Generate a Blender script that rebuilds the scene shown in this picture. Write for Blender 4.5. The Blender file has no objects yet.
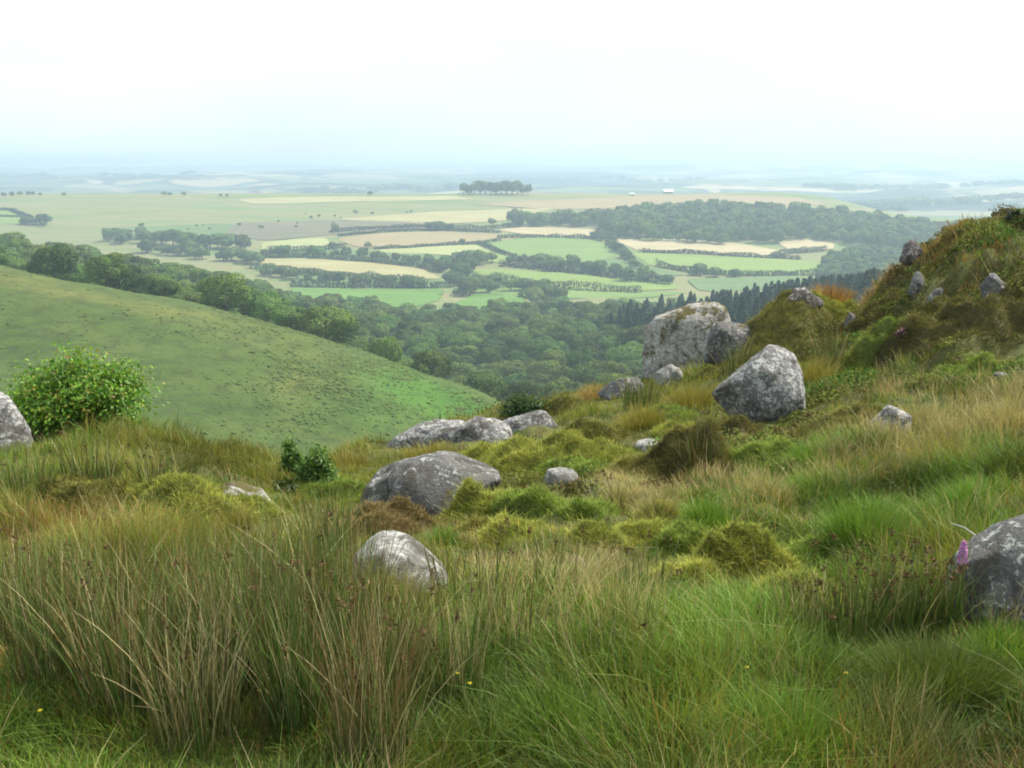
import math, random
import numpy as np

# ------------------------------------------------------------------ camera model (used to survey where things stand)
F = 1050.0; W, HH = 1024, 768
EYE = 1.6
HOR = 168.0
TH = math.atan((384 - HOR) / F)
CT, ST = math.cos(TH), math.sin(TH)

def slope(py):                       # metres dropped per metre forward along the sight line of a picture row
    v = (384 - np.asarray(py, float)) / F
    return -(-ST + v * CT) / (CT + v * ST)
def uof(px, py):                     # x / y of a sight line
    v = (384 - np.asarray(py, float)) / F
    return ((np.asarray(px, float) - 512) / F) / (CT + v * ST)
def P(px, py, D):
    return np.array([uof(px, py) * D, D, EYE - slope(py) * D])
def project(x, y, z):
    dz = z - EYE
    c = y * CT - dz * ST
    up = y * ST + dz * CT
    return 512 + F * x / c, 384 - F * up / c

# ------------------------------------------------------------------ noise
def _h(ix, iy, iz, seed):
    n = (ix.astype(np.int64) * 374761393 + iy.astype(np.int64) * 668265263 + iz.astype(np.int64) * 2147483647 + seed * 974711) & 0xffffffff
    n = ((n ^ (n >> 13)) * 1274126177) & 0xffffffff
    n = ((n ^ (n >> 16)) * 2246822519) & 0xffffffff
    return ((n ^ (n >> 15)) & 0xffff) / 65535.0
def vnoise(x, y, z=None, seed=0):
    x = np.asarray(x, float); y = np.asarray(y, float)
    z = np.zeros_like(x) if z is None else np.asarray(z, float)
    ix, iy, iz = np.floor(x), np.floor(y), np.floor(z)
    fx, fy, fz = x - ix, y - iy, z - iz
    fx = fx*fx*(3-2*fx); fy = fy*fy*(3-2*fy); fz = fz*fz*(3-2*fz)
    r = 0
    for a in (0, 1):
        for b in (0, 1):
            for c in (0, 1):
                r = r + _h(ix+a, iy+b, iz+c, seed) * (fx if a else 1-fx) * (fy if b else 1-fy) * (fz if c else 1-fz)
    return r * 2 - 1
def fbm(x, y, z=None, seed=0, octv=4):
    s, a, f = 0, 1.0, 1.0
    for o in range(octv):
        s = s + a * vnoise(np.asarray(x)*f + 17.3*o, np.asarray(y)*f - 9.1*o, None if z is None else np.asarray(z)*f, seed + o)
        a *= 0.5; f *= 2.03
    return s
def sm(a, b, x):
    t = np.clip((x - a) / (b - a), 0, 1)
    return t * t * (3 - 2 * t)

# ------------------------------------------------------------------ thin plate spline
class TPS:
    def __init__(self, X, z, lam=1e-3):
        X = np.array(X, float); z = np.array(z, float); n = len(X)
        d = np.sqrt(((X[:, None] - X[None]) ** 2).sum(-1)); K = self.k(d) + lam * np.eye(n)
        Pm = np.hstack([np.ones((n, 1)), X]); A = np.zeros((n+3, n+3))
        A[:n, :n] = K; A[:n, n:] = Pm; A[n:, :n] = Pm.T
        s = np.linalg.solve(A, np.concatenate([z, np.zeros(3)]))
        self.X, self.w, self.a = X, s[:n], s[n:]
    @staticmethod
    def k(r):
        return np.where(r > 1e-9, r * r * np.log(np.maximum(r, 1e-9)), 0)
    def __call__(self, a, b):
        a = np.asarray(a, float); sh = a.shape; a = a.ravel(); b = np.asarray(b, float).ravel()
        out = np.empty(a.size)
        for i in range(0, a.size, 40000):
            q = slice(i, i + 40000)
            r = np.sqrt((a[q, None] - self.X[None, :, 0]) ** 2 + (b[q, None] - self.X[None, :, 1]) ** 2)
            out[q] = self.k(r) @ self.w + self.a[0] + self.a[1] * a[q] + self.a[2] * b[q]
        return out.reshape(sh)

# ------------------------------------------------------------------ the near ground: surveyed spots (picture column, row, metres forward)
NEAR = []
def near(px, *rows):
    for py, D in rows: NEAR.append((px, py, D))
near(-250, (768, 2.6), (640, 3.6), (560, 4.7), (500, 6), (445, 8), (428, 10))
near(0,   (768, 2.6), (700, 3.0), (600, 3.95), (540, 4.9), (490, 6.0), (452, 7.4))
near(100, (768, 2.6), (700, 3.0), (600, 3.9), (540, 4.9), (490, 6.0), (440, 7.8), (422, 8.8))
near(200, (768, 2.6), (700, 3.0), (600, 3.9), (540, 5.0), (500, 6.1), (470, 7.4), (455, 8.4))
near(300, (768, 2.6), (700, 3.0), (600, 3.9), (550, 4.9), (510, 6.3), (480, 8.3), (472, 9.5))
near(400, (768, 2.6), (700, 3.0), (600, 3.9), (550, 5.0), (505, 7.0), (470, 9.6), (442, 13.2))
near(500, (768, 2.6), (700, 3.0), (600, 3.9), (550, 4.9), (500, 6.7), (460, 9.2), (430, 12.2), (412, 15.0))
near(600, (768, 2.6), (700, 2.98), (600, 3.95), (550, 4.9), (500, 6.5), (460, 8.6), (420, 12.2), (392, 16.2))
near(700, (768, 2.55), (700, 2.95), (600, 3.95), (550, 4.9), (500, 6.4), (460, 8.1), (420, 10.8), (385, 14.2), (366, 17.0))
near(780, (768, 2.55), (700, 2.9), (600, 3.9), (550, 4.8), (500, 6.2), (460, 7.7), (425, 9.8), (390, 12.1), (355, 13.6), (325, 14.6), (303, 15.7))
near(738, (430, 9.8), (395, 12.3), (368, 14.6), (352, 16.4))
near(845, (768, 2.5), (700, 2.85), (600, 3.8), (540, 4.8), (490, 6.2), (440, 8.0), (400, 10.0), (360, 12.0), (330, 14.3), (312, 16.0))
near(920, (768, 2.5), (700, 2.8), (620, 3.45), (560, 4.3), (500, 5.6), (450, 7.2), (400, 9.2), (365, 10.8), (320, 12.2), (280, 13.6), (250, 15.2))
near(1010, (768, 2.45), (700, 2.72), (640, 3.15), (560, 4.1), (500, 5.3), (450, 6.8), (400, 8.8), (370, 10.0), (320, 11.1), (272, 12.4), (226, 14.2))
near(1250, (768, 2.4), (640, 3.0), (560, 3.9), (500, 4.9), (450, 6.2), (400, 8.0), (340, 9.5), (270, 11.0), (228, 13.5))
_n = np.array(NEAR)
_ncol, _nrow, _nD = _n[:, 0], _n[:, 1], _n[:, 2]
UK = 2.2
tps_near = TPS(np.c_[uof(_ncol, _nrow) * UK, np.log(_nD)], EYE - slope(_nrow) * _nD, 2e-3)
_cpx = [-250, 0, 100, 200, 300, 400, 500, 600, 700, 780, 845, 920, 1010, 1250]
_cD = [9.5, 7.6, 8.9, 8.6, 9.7, 13.3, 15.2, 16.4, 17.2, 15.6, 16.1, 15.3, 14.4, 14.0]
_cu = [(p - 512) / F for p in _cpx]
def dcrest(u): return np.interp(u, _cu, _cD)

# ------------------------------------------------------------------ the valley, the moor hillside and the rising farmland
MID = []
def mp(px, py, D): MID.append((float(uof(px, py)), D, float(slope(py))))
def mz(px, D, z): MID.append(((px - 512) / F, D, (EYE - z) / D))
for px, py, D in [(-170, 222, 335), (0, 261, 320), (100, 286, 310), (200, 311, 300), (300, 338, 290), (400, 371, 280), (495, 409, 268),
                  (-170, 330, 260), (0, 350, 250), (150, 372, 240), (300, 402, 238), (420, 416, 246),
                  (-170, 450, 185), (0, 452, 188), (150, 470, 190), (300, 472, 200), (400, 442, 226)]: mp(px, py, D)
for px, D, z in [(450, 600, -109), (450, 850, -124), (450, 380, -92), (600, 380, -90), (600, 600, -104), (750, 600, -86), (750, 420, -72),
                 (860, 600, -77), (600, 850, -120), (750, 850, -110), (900, 850, -100), (1000, 600, -70), (1000, 850, -95), (1000, 300, -40),
                 (800, 300, -62), (600, 250, -84), (500, 200, -86), (330, 800, -110), (300, 450, -80), (200, 450, -66), (200, 700, -74),
                 (0, 380, -42), (0, 600, -48), (0, 720, -56), (-200, 600, -35), (-200, 380, -30), (0, 1000, -105), (200, 1000, -116),
                 (450, 1000, -130), (700, 1000, -126), (900, 1000, -115), (1250, 1000, -110), (-250, 1000, -100), (1250, 500, -50), (1250, 250, -25),
                 (0, 110, -62), (300, 150, -74), (700, 180, -78), (1000, 150, -35), (-200, 110, -58), (0, 55, -42), (500, 60, -45), (1000, 60, -30), (1250, 100, -25),
                 (400, 110, -66), (600, 120, -66)]: mz(px, D, z)
for px in (-250, 0, 200, 400, 600, 800, 1000, 1250):
    for py, D in ((278, 1190), (258, 1335), (242, 1480), (228, 1620), (212, 1820), (201, 2000), (195, 2120)):
        if px < 100 and py > 250: continue
        if px > 900: py = py + 10
        mp(px, py, D)
MID = np.array(MID)
tps_mid = TPS(np.c_[MID[:, 0] * UK, np.log(MID[:, 1])], MID[:, 2], 4e-4)
_fD = np.array([2000, 2600, 3200, 4000, 5000, 6500, 8000, 10000, 12000, 13500, 16000.])
_fpy = np.array([240, 226, 207, 198, 189, 181, 175, 171, 166.5, 166.5, 170.0])
_fz = EYE - slope(_fpy) * _fD

def H(x, y):
    x = np.asarray(x, float); y = np.asarray(y, float)
    x, y = np.broadcast_arrays(x, y)
    u = np.clip(x / np.maximum(y, 0.3), -0.95, 0.95); D = np.maximum(y, 0.5)
    ld = np.log(D)
    # near
    zn = np.full(D.shape, -1e4)
    m = D < 420
    if m.any():
        uu = np.clip(u[m], -0.72, 0.70); Dc = dcrest(uu)
        dn = np.clip(D[m], 2.62, Dc)
        z = tps_near(uu * UK, np.log(dn))
        e = np.maximum(D[m] - Dc, 0)
        z = z - 0.34 * e * sm(0, 2.0, e) - 0.10 * np.minimum(e, 2.0) - 0.06 * np.maximum(e - 5, 0)
        xb, yb = x[m], y[m]
        amp = np.where(D[m] < 40, 1, 0) * sm(1.2, 3.5, D[m])
        bank = sm(0.27, 0.36, uu) * sm(9.4, 11.0, D[m])
        z = z + amp * (0.05 * fbm(xb * 1.3, yb * 1.3, seed=3, octv=4) + 0.015 * fbm(xb * 7, yb * 7, seed=5, octv=2))
        z = z + amp * bank * (0.20 * fbm(xb * 1.5, yb * 1.5, seed=11, octv=3) - 0.20 * np.abs(fbm(xb * 2.1, yb * 2.1, seed=13, octv=3)) + 0.03)
        z = z + amp * (1 - bank) * sm(3, 5, D[m]) * (0.04 - 0.11 * np.abs(fbm(xb * 1.9, yb * 1.9, seed=15, octv=3)))
        zn[m] = z
    zm = EYE - tps_mid(np.clip(u, -0.75, 0.75) * UK, np.log(np.clip(D, 40, 2300))) * np.maximum(D, 40)
    zm = zm + sm(60, 160, D) * (1 - sm(900, 1400, D)) * (1.2 * fbm(x / 38, y / 38, seed=21, octv=4)) + sm(900, 1400, D) * 2.0 * fbm(x / 180, y / 180, seed=23, octv=3)
    px = 512 + F * u
    top = 2130 - 330 * sm(780, 930, px)
    f = sm(top, top + 420, D)
    zf = np.interp(D, _fD, _fz)
    k = np.clip((D - 2600) / 8000, 0, 1)
    zf = zf + k * 42 * fbm(x / 2600 + 3.1, y / 1500, seed=31, octv=4) * 0.8 + sm(2800, 4000, D) * 30 * fbm(x / 900, y / 500, seed=33, octv=3)
    zf = zf + 12 * sm(9000, 12000, D) * sm(-0.25, 0.15, u)
    zm = zm * (1 - f) + zf * f
    return np.where(zn > zm, zn, zm)

def hit(px, py, d0=1.5, d1=2300, n=900):
    """where a sight line meets the ground"""
    D = np.exp(np.linspace(math.log(d0), math.log(d1), n))
    s = float(slope(py)); u = float(uof(px, py))
    g = (EYE - s * D) - H(u * D, D)
    i = np.where(g < 0)[0]
    if len(i) == 0:
        k = int(np.argmin(np.abs(g)))
    else:
        k = i[0]
        if k > 0:
            t = g[k-1] / (g[k-1] - g[k] + 1e-12)
            Dk = D[k-1] + t * (D[k] - D[k-1])
            return np.array([u * Dk, Dk, float(H(np.array([u * Dk]), np.array([Dk]))[0])])
    Dk = D[k]
    return np.array([u * Dk, Dk, float(H(np.array([u * Dk]), np.array([Dk]))[0])])
import bpy, bmesh
from mathutils import Vector
from mathutils.geometry import delaunay_2d_cdt

rng = np.random.default_rng(7)
random.seed(7)
scene = bpy.context.scene
COL = scene.collection

# ------------------------------------------------------------------ materials
def newmat(name):
    m = bpy.data.materials.new(name); m.use_nodes = True
    nt = m.node_tree; nt.nodes.clear()
    out = nt.nodes.new('ShaderNodeOutputMaterial')
    return m, nt, out
def N(nt, t, **kw):
    n = nt.nodes.new(t)
    for k, v in kw.items():
        if k in n.inputs: n.inputs[k].default_value = v
        else: setattr(n, k, v)
    return n
def L(nt, a, b): nt.links.new(a, b)
def ramp(nt, fac, stops):
    r = nt.nodes.new('ShaderNodeValToRGB'); el = r.color_ramp.elements
    while len(el) < len(stops): el.new(0.5)
    for e, (p, c) in zip(el, stops):
        e.position = p; e.color = (*c, 1) if len(c) == 3 else c
    L(nt, fac, r.inputs[0]); return r.outputs[0]
def mixc(nt, f, a, b, mode='MIX'):
    n = nt.nodes.new('ShaderNodeMix'); n.data_type = 'RGBA'; n.blend_type = mode
    for sock, v in ((n.inputs[0], f), (n.inputs[6], a), (n.inputs[7], b)):
        if isinstance(v, (int, float)): sock.default_value = v
        elif isinstance(v, tuple): sock.default_value = (*v, 1)
        else: L(nt, v, sock)
    return n.outputs[2]
def noise(nt, co, scale, detail=4, rough=0.55, dist=0.0):
    n = nt.nodes.new('ShaderNodeTexNoise'); n.inputs['Scale'].default_value = scale
    n.inputs['Detail'].default_value = detail; n.inputs['Roughness'].default_value = rough; n.inputs['Distortion'].default_value = dist
    if co is not None: L(nt, co, n.inputs['Vector'])
    return n.outputs['Fac']
def coord(nt, which='Object', scale=None):
    c = nt.nodes.new('ShaderNodeTexCoord').outputs[which]
    if scale:
        m = nt.nodes.new('ShaderNodeMapping'); m.inputs['Scale'].default_value = scale; L(nt, c, m.inputs['Vector']); c = m.outputs[0]
    return c
def rnd(nt): return nt.nodes.new('ShaderNodeObjectInfo').outputs['Random']

def plant_mat(name, trans=0.3, rough=0.6, spec=0.25, hue=0.0, val=0.0, tint=(1.0, 1.0, 0.55)):
    """leaf and blade surface: the colour each leaf carries, a little light through it"""
    m, nt, out = newmat(name)
    a = nt.nodes.new('ShaderNodeAttribute'); a.attribute_name = 'Col'
    c = a.outputs['Color']
    if hue or val:
        r = rnd(nt)
        hs = nt.nodes.new('ShaderNodeHueSaturation')
        mr = N(nt, 'ShaderNodeMapRange'); L(nt, r, mr.inputs[0]); mr.inputs[3].default_value = 0.5 - hue; mr.inputs[4].default_value = 0.5 + hue
        L(nt, mr.outputs[0], hs.inputs['Hue'])
        w = N(nt, 'ShaderNodeMath', operation='MULTIPLY'); L(nt, r, w.inputs[0]); w.inputs[1].default_value = 7.31
        w2 = N(nt, 'ShaderNodeMath', operation='FRACT'); L(nt, w.outputs[0], w2.inputs[0])
        mv = N(nt, 'ShaderNodeMapRange'); L(nt, w2.outputs[0], mv.inputs[0]); mv.inputs[3].default_value = 1 - val; mv.inputs[4].default_value = 1 + val
        L(nt, mv.outputs[0], hs.inputs['Value']); L(nt, c, hs.inputs['Color']); c = hs.outputs[0]
    p = N(nt, 'ShaderNodeBsdfPrincipled', Roughness=rough); p.inputs['Specular IOR Level'].default_value = spec
    L(nt, c, p.inputs['Base Color'])
    if trans > 0:
        t = nt.nodes.new('ShaderNodeBsdfTranslucent')
        L(nt, mixc(nt, 1.0, c, tuple(1.25 * q for q in tint), 'MULTIPLY'), t.inputs['Color'])
        mx = N(nt, 'ShaderNodeMixShader'); mx.inputs[0].default_value = trans
        L(nt, p.outputs[0], mx.inputs[1]); L(nt, t.outputs[0], mx.inputs[2]); L(nt, mx.outputs[0], out.inputs[0])
    else: L(nt, p.outputs[0], out.inputs[0])
    return m

def simple_mat(name, build, rough=0.9, bump=None, spec=0.2):
    m, nt, out = newmat(name)
    p = N(nt, 'ShaderNodeBsdfPrincipled', Roughness=rough); p.inputs['Specular IOR Level'].default_value = spec
    c, hgt = build(nt)
    L(nt, c, p.inputs['Base Color'])
    if hgt is not None and bump:
        b = N(nt, 'ShaderNodeBump'); b.inputs['Strength'].default_value = bump[0]; b.inputs['Distance'].default_value = bump[1]
        L(nt, hgt, b.inputs['Height']); L(nt, b.outputs[0], p.inputs['Normal'])
    L(nt, p.outputs[0], out.inputs[0])
    return m

M = {}
def b_ground(nt):
    co = coord(nt)
    n1 = noise(nt, co, 0.9, 5); n2 = noise(nt, co, 9, 4)
    c = ramp(nt, n1, [(0.3, (0.05, 0.065, 0.018)), (0.5, (0.09, 0.115, 0.028)), (0.68, (0.14, 0.15, 0.04))])
    c = mixc(nt, n2, c, (0.05, 0.04, 0.02)); return c, noise(nt, co, 30, 5)
M['ground'] = simple_mat('peaty_turf', b_ground, bump=(0.6, 0.03))
def b_hill(nt):
    co = coord(nt, scale=(0.8, 1.0, 1.6))
    n1 = noise(nt, co, 0.011, 5, 0.6, 0.5); n2 = noise(nt, co, 0.045, 6, 0.7, 0.4); n3 = noise(nt, co, 0.22, 6, 0.78, 0.3); n4 = noise(nt, co, 0.9, 4, 0.7)
    c = ramp(nt, n1, [(0.3, (0.042, 0.075, 0.017)), (0.47, (0.055, 0.090, 0.020)), (0.57, (0.075, 0.100, 0.027)), (0.68, (0.06, 0.10, 0.022))])
    c2 = ramp(nt, n2, [(0.34, (0.032, 0.052, 0.014)), (0.47, (0.058, 0.088, 0.021)), (0.6, (0.085, 0.105, 0.03)), (0.72, (0.12, 0.12, 0.045))])
    c = mixc(nt, 0.5, c, c2)
    c = mixc(nt, ramp(nt, n3, [(0.40, (0.75,)*3), (0.53, (0,)*3)]), c, (0.034, 0.050, 0.015))
    c = mixc(nt, ramp(nt, n4, [(0.56, (0,)*3), (0.7, (0.35,)*3)]), c, (0.12, 0.13, 0.05))
    at = nt.nodes.new('ShaderNodeAttribute'); at.attribute_name = 'Col'
    c = mixc(nt, 1.0, mixc(nt, 1.0, c, (0.92, 1.0, 0.80), 'MULTIPLY'), at.outputs['Color'], 'MULTIPLY')
    return c, n3
M['hill'] = simple_mat('moor_grass', b_hill, bump=(0.9, 0.8))
def b_valley(nt):
    co = coord(nt); n1 = noise(nt, co, 0.03, 5)
    return ramp(nt, n1, [(0.3, (0.02, 0.035, 0.012)), (0.7, (0.05, 0.07, 0.022))]), n1
M['valley'] = simple_mat('wood_floor', b_valley)
def b_farm(nt):
    # unfenced common: buff and green grass in long drifts, heath in places
    co = coord(nt, scale=(0.35, 1.4, 0)); n1 = noise(nt, co, 0.006, 5, 0.55, 0.3); n2 = noise(nt, co, 0.03, 4, 0.6)
    c = ramp(nt, n1, [(0.3, (0.09, 0.14, 0.04)), (0.43, (0.13, 0.17, 0.057)), (0.52, (0.185, 0.175, 0.08)), (0.62, (0.13, 0.165, 0.055)), (0.75, (0.175, 0.155, 0.085))])
    c = mixc(nt, ramp(nt, n2, [(0.52, (0, 0, 0)), (0.7, (0.5,)*3)]), c, (0.13, 0.15, 0.06))
    return c, None
M['farm'] = simple_mat('common_grass', b_farm)
def b_far(nt):
    co = coord(nt, scale=(0.55, 1.0, 0))
    v = nt.nodes.new('ShaderNodeTexVoronoi'); v.inputs['Scale'].default_value = 0.0034
    wob = nt.nodes.new('ShaderNodeTexNoise'); wob.inputs['Scale'].default_value = 0.002; L(nt, co, wob.inputs['Vector'])
    add = nt.nodes.new('ShaderNodeMixRGB'); add.blend_type = 'ADD'; add.inputs[0].default_value = 1
    sc = nt.nodes.new('ShaderNodeVectorMath'); sc.operation = 'SCALE'; sc.inputs['Scale'].default_value = 260; L(nt, wob.outputs['Color'], sc.inputs[0])
    ad = nt.nodes.new('ShaderNodeVectorMath'); ad.operation = 'ADD'; L(nt, co, ad.inputs[0]); L(nt, sc.outputs[0], ad.inputs[1])
    L(nt, ad.outputs[0], v.inputs['Vector'])
    sep = nt.nodes.new('ShaderNodeSeparateColor'); L(nt, v.outputs['Color'], sep.inputs[0])
    c = ramp(nt, sep.outputs[0], [(0.0, (0.06, 0.12, 0.03)), (0.25, (0.10, 0.15, 0.045)), (0.45, (0.32, 0.26, 0.13)), (0.62, (0.06, 0.11, 0.03)), (0.8, (0.42, 0.33, 0.2)), (1.0, (0.09, 0.12, 0.04))])
    nt.nodes[-1]
    v2 = nt.nodes.new('ShaderNodeTexVoronoi'); v2.feature = 'DISTANCE_TO_EDGE'; v2.inputs['Scale'].default_value = 0.0034; L(nt, ad.outputs[0], v2.inputs['Vector'])
    c = mixc(nt, ramp(nt, v2.outputs['Distance'], [(0.03, (1,)*3), (0.06, (0,)*3)]), c, (0.03, 0.05, 0.025))
    w = noise(nt, co, 0.0013, 6, 0.62)
    c = mixc(nt, ramp(nt, w, [(0.50, (0,)*3), (0.53, (1,)*3)]), c, (0.015, 0.035, 0.02))
    return c, None
M['far'] = simple_mat('far_farmland', b_far)

def rock_mat(name, base, lichen, moss, dark):
    m, nt, out = newmat(name)
    co = coord(nt)
    oi = nt.nodes.new('ShaderNodeObjectInfo')
    ad = nt.nodes.new('ShaderNodeVectorMath'); ad.operation = 'ADD'; L(nt, co, ad.inputs[0]); L(nt, oi.outputs['Location'], ad.inputs[1]); co = ad.outputs[0]
    n1 = noise(nt, co, 2.2, 6, 0.65); n2 = noise(nt, co, 9, 6, 0.7); n3 = noise(nt, co, 45, 4, 0.7); n4 = noise(nt, co, 3.7, 8, 0.72, 0.6)
    c = ramp(nt, n1, [(0.3, tuple(0.68*b for b in base)), (0.55, base), (0.75, tuple(1.2*b for b in base))])
    c = mixc(nt, ramp(nt, n3, [(0.35, (0.55,)*3), (0.55, (0,)*3)]), c, tuple(0.45*b for b in base))
    n5 = noise(nt, co, 26, 8, 0.75, 0.4); ml = N(nt, 'ShaderNodeMath', operation='MULTIPLY_ADD'); L(nt, n2, ml.inputs[0]); ml.inputs[1].default_value = 0.55; L(nt, n5, ml.inputs[2])
    c = mixc(nt, ramp(nt, ml.outputs[0], [(0.85 - lichen*0.14, (0,)*3), (0.90 - lichen*0.14, (0.85,)*3)]), c, (0.40, 0.405, 0.39))
    c = mixc(nt, ramp(nt, n4, [(0.36 + dark*0.1, (0.85,)*3), (0.43 + dark*0.1, (0,)*3)]), c, (0.055, 0.05, 0.042))
    vo = nt.nodes.new('ShaderNodeTexVoronoi'); vo.feature = 'DISTANCE_TO_EDGE'; vo.inputs['Scale'].default_value = 1.5
    wn = nt.nodes.new('ShaderNodeTexNoise'); wn.inputs['Scale'].default_value = 3.0; wn.inputs['Detail'].default_value = 5; L(nt, co, wn.inputs['Vector'])
    wa = nt.nodes.new('ShaderNodeVectorMath'); wa.operation = 'MULTIPLY_ADD'; L(nt, wn.outputs['Color'], wa.inputs[0]); wa.inputs[1].default_value = (0.5, 0.5, 0.5); L(nt, co, wa.inputs[2]); L(nt, wa.outputs[0], vo.inputs['Vector'])
    crk = ramp(nt, vo.outputs['Distance'], [(0.008, (1,)*3), (0.03, (0,)*3)])
    c = mixc(nt, mixc(nt, 1.0, crk, ramp(nt, n1, [(0.42, (0,)*3), (0.6, (0.8,)*3)]), 'MULTIPLY'), c, (0.03, 0.028, 0.025))
    # moss sits where the stone is flat enough to hold it
    g = nt.nodes.new('ShaderNodeNewGeometry'); sx = nt.nodes.new('ShaderNodeSeparateXYZ'); L(nt, g.outputs['Normal'], sx.inputs[0])
    nm = noise(nt, co, 3.1, 6, 0.7, 0.3)
    mu = N(nt, 'ShaderNodeMath', operation='MULTIPLY_ADD'); L(nt, sx.outputs[2], mu.inputs[0]); mu.inputs[1].default_value = 0.16; L(nt, nm, mu.inputs[2])
    mc = mixc(nt, n2, (0.10, 0.085, 0.03), (0.06, 0.055, 0.022))
    c = mixc(nt, ramp(nt, mu.outputs[0], [(0.76 - moss*0.2, (0,)*3), (0.82 - moss*0.2, (1,)*3)]), c, mc)
    p = N(nt, 'ShaderNodeBsdfPrincipled', Roughness=0.9); p.inputs['Specular IOR Level'].default_value = 0.25
    L(nt, c, p.inputs['Base Color'])
    hs = N(nt, 'ShaderNodeMath', operation='MULTIPLY_ADD'); L(nt, n2, hs.inputs[0]); hs.inputs[1].default_value = 1.0; L(nt, n3, hs.inputs[2])
    b = N(nt, 'ShaderNodeBump'); b.inputs['Strength'].default_value = 0.8; b.inputs['Distance'].default_value = 0.02
    L(nt, hs.outputs[0], b.inputs['Height']); L(nt, b.outputs[0], p.inputs['Normal']); L(nt, p.outputs[0], out.inputs[0])
    return m
M['granite'] = rock_mat('lichened_granite', (0.15, 0.15, 0.155), 0.5, 0.0, 0.45)
M['granite_pale'] = rock_mat('pale_granite', (0.22, 0.215, 0.205), 0.45, 0.1, 0.3)
M['granite_grey'] = rock_mat('grey_granite', (0.12, 0.12, 0.118), 0.1, 0.1, 0.45)
M['granite_mossy'] = rock_mat('mossy_granite', (0.28, 0.27, 0.25), 0.6, 0.85, 0.25)
M['granite_dark'] = rock_mat('dark_granite', (0.10, 0.088, 0.088), 0.1, 0.3, 0.6)

M['grass'] = plant_mat('grass_blade', 0.28)
M['rush'] = plant_mat('rush_stem', 0.12, 0.65, 0.2)
M['moss'] = plant_mat('moss_tuft', 0.15, 0.8, 0.1)
M['leaf'] = plant_mat('shrub_leaf', 0.35, 0.5, 0.35)
M['crown'] = plant_mat('tree_leaf', 0.22, 0.7, 0.15, hue=0.025, val=0.42)
M['spruce'] = plant_mat('spruce_needles', 0.05, 0.7, 0.15, hue=0.01, val=0.2)
M['wood_mass'] = plant_mat('far_leaf', 0.2, 0.7, 0.15)
def b_bark(nt):
    co = coord(nt); n1 = noise(nt, co, 6, 5)
    return ramp(nt, n1, [(0.3, (0.05, 0.042, 0.033)), (0.7, (0.12, 0.105, 0.085))]), n1
M['bark'] = simple_mat('bark', b_bark, bump=(0.5, 0.02))
def b_moundcore(nt):
    a = nt.nodes.new('ShaderNodeAttribute'); a.attribute_name = 'Col'
    n1 = noise(nt, coord(nt), 14, 5)
    return mixc(nt, n1, a.outputs['Color'], (0.04, 0.035, 0.016)), n1
M['mound'] = simple_mat('moss_mound', b_moundcore, bump=(0.7, 0.03))
def flat(name, c1, c2, scale):
    def b(nt):
        co = coord(nt, scale=(0.5, 2.0, 0)); n = noise(nt, co, scale, 5, 0.65); c = ramp(nt, n, [(0.3, tuple(0.88*v for v in c1)), (0.7, tuple(1.06*v for v in c2))])
        wv = nt.nodes.new('ShaderNodeTexWave'); wv.inputs['Scale'].default_value = 0.045; wv.inputs['Distortion'].default_value = 1.5; L(nt, coord(nt, scale=(1, 0.35, 0)), wv.inputs['Vector'])
        return mixc(nt, ramp(nt, wv.outputs['Fac'], [(0.5, (0,)*3), (1.0, (0.22,)*3)]), c, tuple(0.75*v for v in c1)), None
    return simple_mat(name, b)
def b_wall(nt):
    n = noise(nt, coord(nt), 0.6, 3); return ramp(nt, n, [(0.3, (0.7, 0.69, 0.66)), (0.7, (0.82, 0.81, 0.78))]), None
M['whitewash'] = simple_mat('whitewash', b_wall)
def b_slate(nt):
    n = noise(nt, coord(nt), 0.9, 3); return ramp(nt, n, [(0.3, (0.12, 0.125, 0.13)), (0.7, (0.2, 0.2, 0.205))]), None
M['slate'] = simple_mat('slate_roof', b_slate)

# ------------------------------------------------------------------ mesh helpers
def make_mesh(name, V, faces, cols=None, smooth=False):
    """V (n,3); faces: list of int arrays (k, 3) or (k, 4)"""
    me = bpy.data.meshes.new(name)
    V = np.asarray(V, np.float32)
    idx = np.concatenate([f.ravel() for f in faces]).astype(np.int32)
    tot = np.concatenate([np.full(len(f), f.shape[1], np.int32) for f in faces])
    start = np.concatenate([[0], np.cumsum(tot)[:-1]]).astype(np.int32)
    me.vertices.add(len(V)); me.vertices.foreach_set('co', V.ravel())
    me.loops.add(len(idx)); me.loops.foreach_set('vertex_index', idx)
    me.polygons.add(len(tot)); me.polygons.foreach_set('loop_start', start)
    if cols is not None:
        at = me.attributes.new('Col', 'FLOAT_COLOR', 'POINT')
        c = np.ones((len(V), 4), np.float32); c[:, :3] = np.asarray(cols, np.float32)
        at.data.foreach_set('color', c.ravel())
    me.update(calc_edges=True)
    me.polygons.foreach_set('use_smooth', np.full(len(tot), smooth))
    return me
def link(name, me, mat=None, parent=None, loc=None, label=None, cat=None, group=None, kind=None):
    o = bpy.data.objects.new(name, me); COL.objects.link(o)
    if mat is not None and me is not None and len(me.materials) == 0: me.materials.append(mat)
    if parent is not None: o.parent = parent
    if loc is not None: o.location = loc
    if label: o['label'] = label
    if cat: o['category'] = cat
    if group: o['group'] = group
    if kind: o['kind'] = kind
    return o
def empty(name, loc, label, cat, group=None):
    o = bpy.data.objects.new(name, None); COL.objects.link(o)
    o.location = loc; o.empty_display_size = 0.3; o['label'] = label; o['category'] = cat
    if group: o['group'] = group
    return o
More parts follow.
